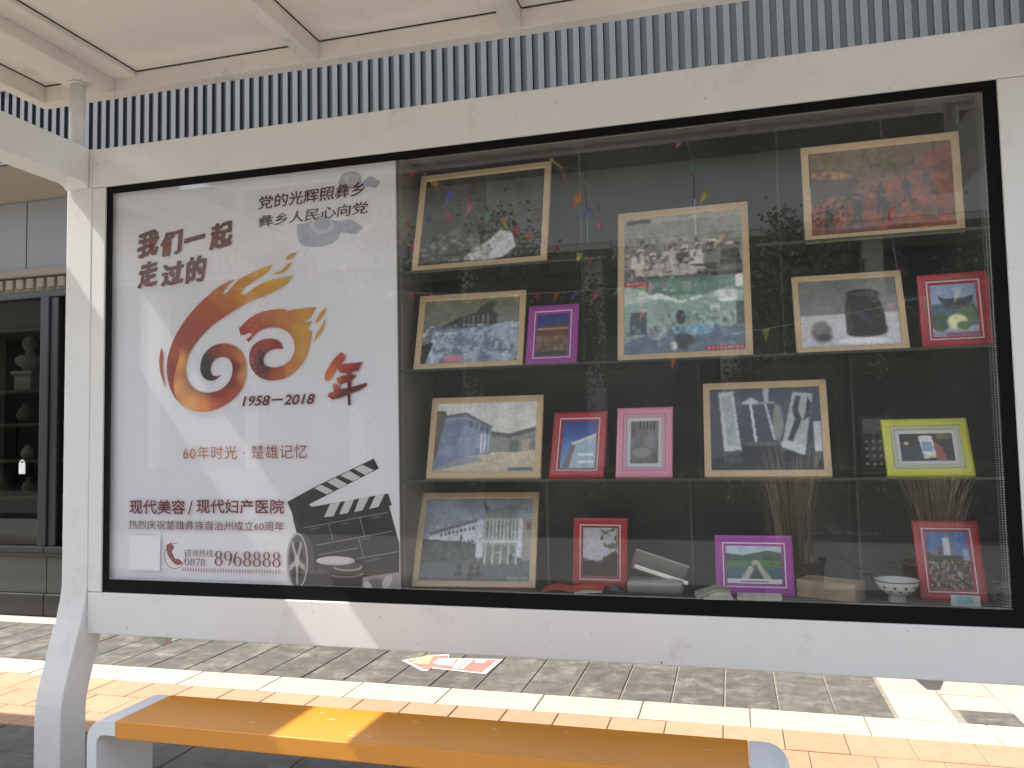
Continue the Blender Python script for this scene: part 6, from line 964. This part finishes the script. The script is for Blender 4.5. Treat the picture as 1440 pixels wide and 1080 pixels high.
# ------------------------------------------------------------------ bench
bn = empty('bench', (-1.095, -0.37, 0), label='orange topped bench with rounded white ends under the display case', cat='bench')
BX, BY = 1.095, 0.37; BT = 0.490
MB().box(-2.192 + BX, 0.012 + BX, -0.523 + BY, -0.222 + BY, BT - 0.063, BT, M_ORANGE, 0.005, 3).build('seat', bn)
def bench_end(xe, s):
    # bent steel band: short level top, quarter bend, vertical leg
    R, T = 0.075, 0.055; L = 0.05; po = [(xe, BT - 0.001)]; pi_ = [(xe, BT - 0.001 - T)]
    cx_ = xe - s * L; cz = BT - 0.001 - R; ri_ = R - T + 0.012
    for k in range(9):
        a = math.pi / 2 * k / 8
        po.append((cx_ - s * R * math.sin(a), cz + R * math.cos(a))); pi_.append((cx_ - s * ri_ * math.sin(a), cz + ri_ * math.cos(a) - 0.012))
    po.append((cx_ - s * R, 0.0)); pi_.append((cx_ - s * ri_, 0.0))
    poly = po + pi_[::-1]
    MB().prism([(x + BX, z) for x, z in poly], -0.521 + BY, -0.224 + BY, M_BENCH, axis='y', bev=0.003).build('end_frame', bn)
bench_end(-2.194, 1); bench_end(0.014, -1)
box('support_bar', bn, -2.23 + BX, 0.05 + BX, -0.40 + BY, -0.33 + BY, 0.375, 0.424, M_BENCH, 0.003)

b = MB(); rr = random.Random(5); mch = mat('chipped_primer', (0.62, 0.52, 0.36), 0.7)
for k in range(14):
    x = rr.uniform(-2.15, -0.02) + BX; y = rr.uniform(-0.50, -0.24) + BY; a_ = rr.uniform(0.002, 0.009); n_ = 7
    b.quad([(x + a_ * (1 + .6 * rr.random()) * math.cos(q * 6.283 / n_) * 1.6, y + a_ * (.4 + .6 * rr.random()) * math.sin(q * 6.283 / n_), BT + 0.0006) for q in range(n_)], mch)
tag(b.build('paint_chip', bn), kind='stuff')
b = MB(); msp = mat('rust_speck', (0.16, 0.10, 0.06), 0.9)
for k in range(16):
    x = rr.uniform(-2.8, 1.0) + SX; z = rr.choice((rr.uniform(0.655, 0.825), rr.uniform(2.68, 2.85))); a_ = rr.uniform(0.0012, 0.0034)
    b.quad([(x + a_ * math.cos(q * 1.047) * rr.uniform(.5, 1.2), -0.0006 + SY, z + a_ * math.sin(q * 1.047) * rr.uniform(.6, 1.5)) for q in range(6)], msp)
tag(b.build('rust_speck', shel), kind='stuff')
# ------------------------------------------------------------------ next shelter along the kerb (its roof edge bounds the sun stripe)
t = empty('neighbouring_bus_shelter', (-5.0, 0.06, 0), label='second white bus shelter standing just left of the picture', cat='bus shelter')
for nm, a in (('roof_deck', (-3.0, 1.30, -1.78, 0.175, 3.24, 3.30)), ('roof_edge_beam', (-3.0, 1.30, 0.11, 0.174, 3.18, 3.239)), ('roof_edge_beam', (-3.0, 1.30, -1.78, -1.715, 3.18, 3.239)),
              ('post', (-2.9, -2.76, -0.06, 0.08, 0, 3.179)), ('top_rail', (-2.75, 0.0, -0.05, 0.05, 2.67, 2.85)), ('post', (0.002, 0.14, -0.06, 0.08, 0, 3.179))):
    box(nm, t, *a, M_ROOF if 'roof' in nm else M_WHITE, 0.003)

# ------------------------------------------------------------------ across the road: what the glass mirrors
ob = empty('opposite_building', (0, -14, 0), label='pale rendered building across the road behind the viewer', cat='building')
M_OW = mat('pale_render', (0.85, 0.85, 0.81), 0.8, var=0.05, scale=1); M_OW2 = mat('tan_render', (0.68, 0.64, 0.54), 0.8, var=0.06, scale=1); M_OD = mat('dark_opening', (0.02, 0.022, 0.02), 0.3)
for k in range(-18, 14):
    box('render_panel', ob, k * 2.3 - 0.6 + 0.015, (k + 1) * 2.3 - 0.6 - 0.015, -0.1, 0, 5.6, 7.2, M_OW if k > -3 else M_OW2, 0.01)
box('lower_wall', ob, -42, 32, -3.2, -2.2, 0, 5.5, M_OD)
box('upper_roof', ob, -42, 32, -3, 0.9, 7.2, 7.5, M_OD, 0.02)
box('canopy', ob, -42, 32, -2.2, 0.0, 5.45, 5.59, M_OW2, 0.02)
for k in range(-14, 11): box('pillar', ob, k * 2.9 - 0.2, k * 2.9 + 0.2, -1.0, -0.6, 0, 5.44, M_OW2, 0.02)
for k in range(-14, 11): box('shop_door', ob, k * 2.9 + 0.4, k * 2.9 + 2.4, -2.19, -2.15, 0.1, 2.6, M_OD, 0.01)

M_LEAF = mat('tree_leaves', (0.06, 0.085, 0.032), 0.85, rnd=0.15, var=0.35, scale=1.5)
M_BARK = mat('tree_bark', (0.12, 0.09, 0.06), 0.9, var=0.2, scale=8, bump=0.5)
def tree(x, y, h, r, seed, label):
    t = empty('street_tree', (x, y, 0), label=label, cat='tree')
    rs = np.random.RandomState(seed); b = MB()
    b.tube([(0, 0, 0), (0.05, 0.02, h * .25), (-0.04, 0.05, h * .5), (0.02, 0, h * .7)], [0.14, 0.11, 0.09, 0.05], M_BARK, 10)
    for k in range(6):
        a = k * 1.05 + rs.rand(); b.tube([(0, 0, h * (.32 + .05 * k)), (math.cos(a) * r * .4, math.sin(a) * r * .4, h * (.48 + .04 * k)), (math.cos(a) * r * .75, math.sin(a) * r * .75, h * (.58 + .05 * k))], [0.06, 0.04, 0.02], M_BARK, 6)
    b.build('trunk', t)
    cl = rs.randn(60, 3) * np.array([r * .48, r * .48, h * .16]) + np.array([0, 0, h * .62])
    V = []; Fc = []
    for c in cl:
        n = 330; p = c + rs.randn(n, 3) * 0.26 * r * .55
        d1 = rs.randn(n, 3); d1 /= np.linalg.norm(d1, axis=1)[:, None]; d2 = np.cross(d1, rs.randn(n, 3)); d2 /= np.linalg.norm(d2, axis=1)[:, None]
        s1, s2 = 0.052, 0.026
        for i in range(n):
            o_ = len(V); V += [tuple(p[i] - d1[i] * s1), tuple(p[i] + d2[i] * s2), tuple(p[i] + d1[i] * s1), tuple(p[i] - d2[i] * s2)]; Fc.append((o_, o_ + 1, o_ + 2, o_ + 3))
    me = bpy.data.meshes.new('crown'); me.from_pydata(V, [], Fc); me.materials.append(M_LEAF); link('crown', me, t)
for i, (x, y, h, r) in enumerate(((-7.2, -10.5, 5.4, 1.7), (-3.6, -11, 5.0, 1.6), (1.6, -10.2, 4.3, 1.3), (4.4, -10.8, 4.6, 1.5))):
    tree(x, y, h, r, 10 + i, ('broad green street tree across the road, farthest left', 'green street tree across the road behind the left half of the case', 'low green street tree across the road facing the case', 'green street tree across the road, farthest right')[i])
hg = np.random.RandomState(3); V = []; Fc = []
for i in range(26000):
    p = np.array([hg.uniform(-11, 7), hg.uniform(-9.3, -8.5), hg.uniform(0.05, 1.0)]); a = hg.randn(3) * .035; c = hg.randn(3) * .025; o_ = len(V)
    V += [tuple(p - a), tuple(p + c), tuple(p + a), tuple(p - c)]; Fc.append((o_, o_ + 1, o_ + 2, o_ + 3))
me = bpy.data.meshes.new('hedge'); me.from_pydata(V, [], Fc); me.materials.append(M_LEAF); tag(link('hedge', me), 'clipped green hedge along the far side of the road', 'hedge')

# straw-coloured reeds in kerbside tubs
M_STRAW = mat('dry_reed', (0.42, 0.34, 0.20), 0.8, var=0.3, scale=20)
def reeds(x, y, h, seed, label):
    t = empty('potted_reed', (x, y, 0), label=label, cat='plant'); rs = random.Random(seed)
    MB().lathe([(0.17, 0.0), (0.22, 0.05), (0.26, 0.38), (0.28, 0.40), (0.24, 0.40), (0.23, 0.36), (0.01, 0.36)], M_CER).build('tub', t)
    b = MB()
    for k in range(150):
        a = rs.uniform(0, 6.28); r0 = rs.uniform(0, .18); hh = h * rs.uniform(.6, 1); sp = rs.uniform(.05, .30); w_ = 0.006
        p = [Vector((math.cos(a) * (r0 + sp * f * f), math.sin(a) * (r0 + sp * f * f), 0.36 + hh * f)) for f in (0, .4, .75, 1)]
        n_ = Vector((-math.sin(a), math.cos(a), 0)) * w_
        for q in range(3): b.quad([p[q] - n_, p[q] + n_, p[q + 1] + n_ * (.6 if q < 2 else .1), p[q + 1] - n_ * (.6 if q < 2 else .1)], M_STRAW)
    b.build('blades', t)
reeds(1.55, -4.15, 0.95, 1, 'dry straw coloured reeds in a tub by the kerb, nearer the right post')
reeds(0.45, -4.2, 1.15, 2, 'dry straw coloured reeds in a tub by the kerb, facing the wooden trough')

# bunting
FC = {'red': (0.72, 0.05, 0.05), 'yellow': (0.80, 0.68, 0.12), 'green': (0.10, 0.50, 0.22), 'pink': (0.80, 0.16, 0.38), 'blue': (0.16, 0.20, 0.55), 'orange': (0.82, 0.28, 0.08)}
FM = {}
for k, c in FC.items():
    m = bpy.data.materials.new('flag_' + k); m.use_nodes = True; n = m.node_tree.nodes; l = m.node_tree.links; n.clear()
    out = n.new('ShaderNodeOutputMaterial'); d = n.new('ShaderNodeBsdfDiffuse'); tr = n.new('ShaderNodeBsdfTranslucent'); mx = n.new('ShaderNodeMixShader'); mx.inputs[0].default_value = 0.5
    d.inputs[0].default_value = (*c, 1); tr.inputs[0].default_value = (*c, 1); l.new(d.outputs[0], mx.inputs[1]); l.new(tr.outputs[0], mx.inputs[2]); l.new(mx.outputs[0], out.inputs[0]); FM[k] = m
names = list(FC)
lab = ['string of coloured pennants swooping in front of the case middle', 'short string of green, yellow and pink pennants over the kerb', 'string of pennants hanging nearest the right post', 'string of pennants crossing in front of the top left picture', 'far level string of pennants across the road', 'long high string of pennants facing the poster', 'lower string of pennants facing the poster', 'string of pennants dipping towards the tallest picture', 'string of pennants facing the lower right shelves']
for si, (A, Bq) in enumerate(BUNT):
    A = Vector(A); Bq = Vector(Bq); d = Bq - A; ext = d.normalized()
    A2 = A - ext * 1.2; B2 = Bq + ext * 1.2; L_ = (B2 - A2).length
    t = empty('bunting', A2, label=lab[si], cat='bunting', group='strings of pennants over the street')
    pt = lambda f: (B2 - A2) * f + Vector((0, 0, -0.10 * L_ * f * (1 - f) * 1.2))
    MB().tube([pt(k / 14) for k in range(15)], 0.004, M_TAG, 4).build('cord', t)
    nf = int(L_ / 0.30); rr = random.Random(si * 7 + 1)
    for k in range(nf):
        p = pt((k + .5) / nf); w_ = 0.05; h_ = rr.uniform(0.10, 0.16); yaw = math.atan2(d.y, d.x) + rr.uniform(-.7, .7); sw = rr.uniform(-.12, .12)
        ux, uy = math.cos(yaw), math.sin(yaw)
        b = bmesh.new(); rows = []
        for q in range(4):
            f = q / 3; ww = w_ * (1 - f * 0.75); cv = 0.03 * math.sin(f * 4 + k)
            rows.append([b.verts.new((sx_ * ww * ux - uy * cv + sw * f, sx_ * ww * uy + ux * cv, -h_ * f)) for sx_ in (-1, 0, 1)])
        for q in range(3):
            for e in range(2): b.faces.new((rows[q][e], rows[q][e + 1], rows[q + 1][e + 1], rows[q + 1][e]))
        mb = MB(); mb.merge(b, FM[names[(k * 5 + si) % 6]]); mb.build('pennant', t, p)
print('pavers', CNT[0])
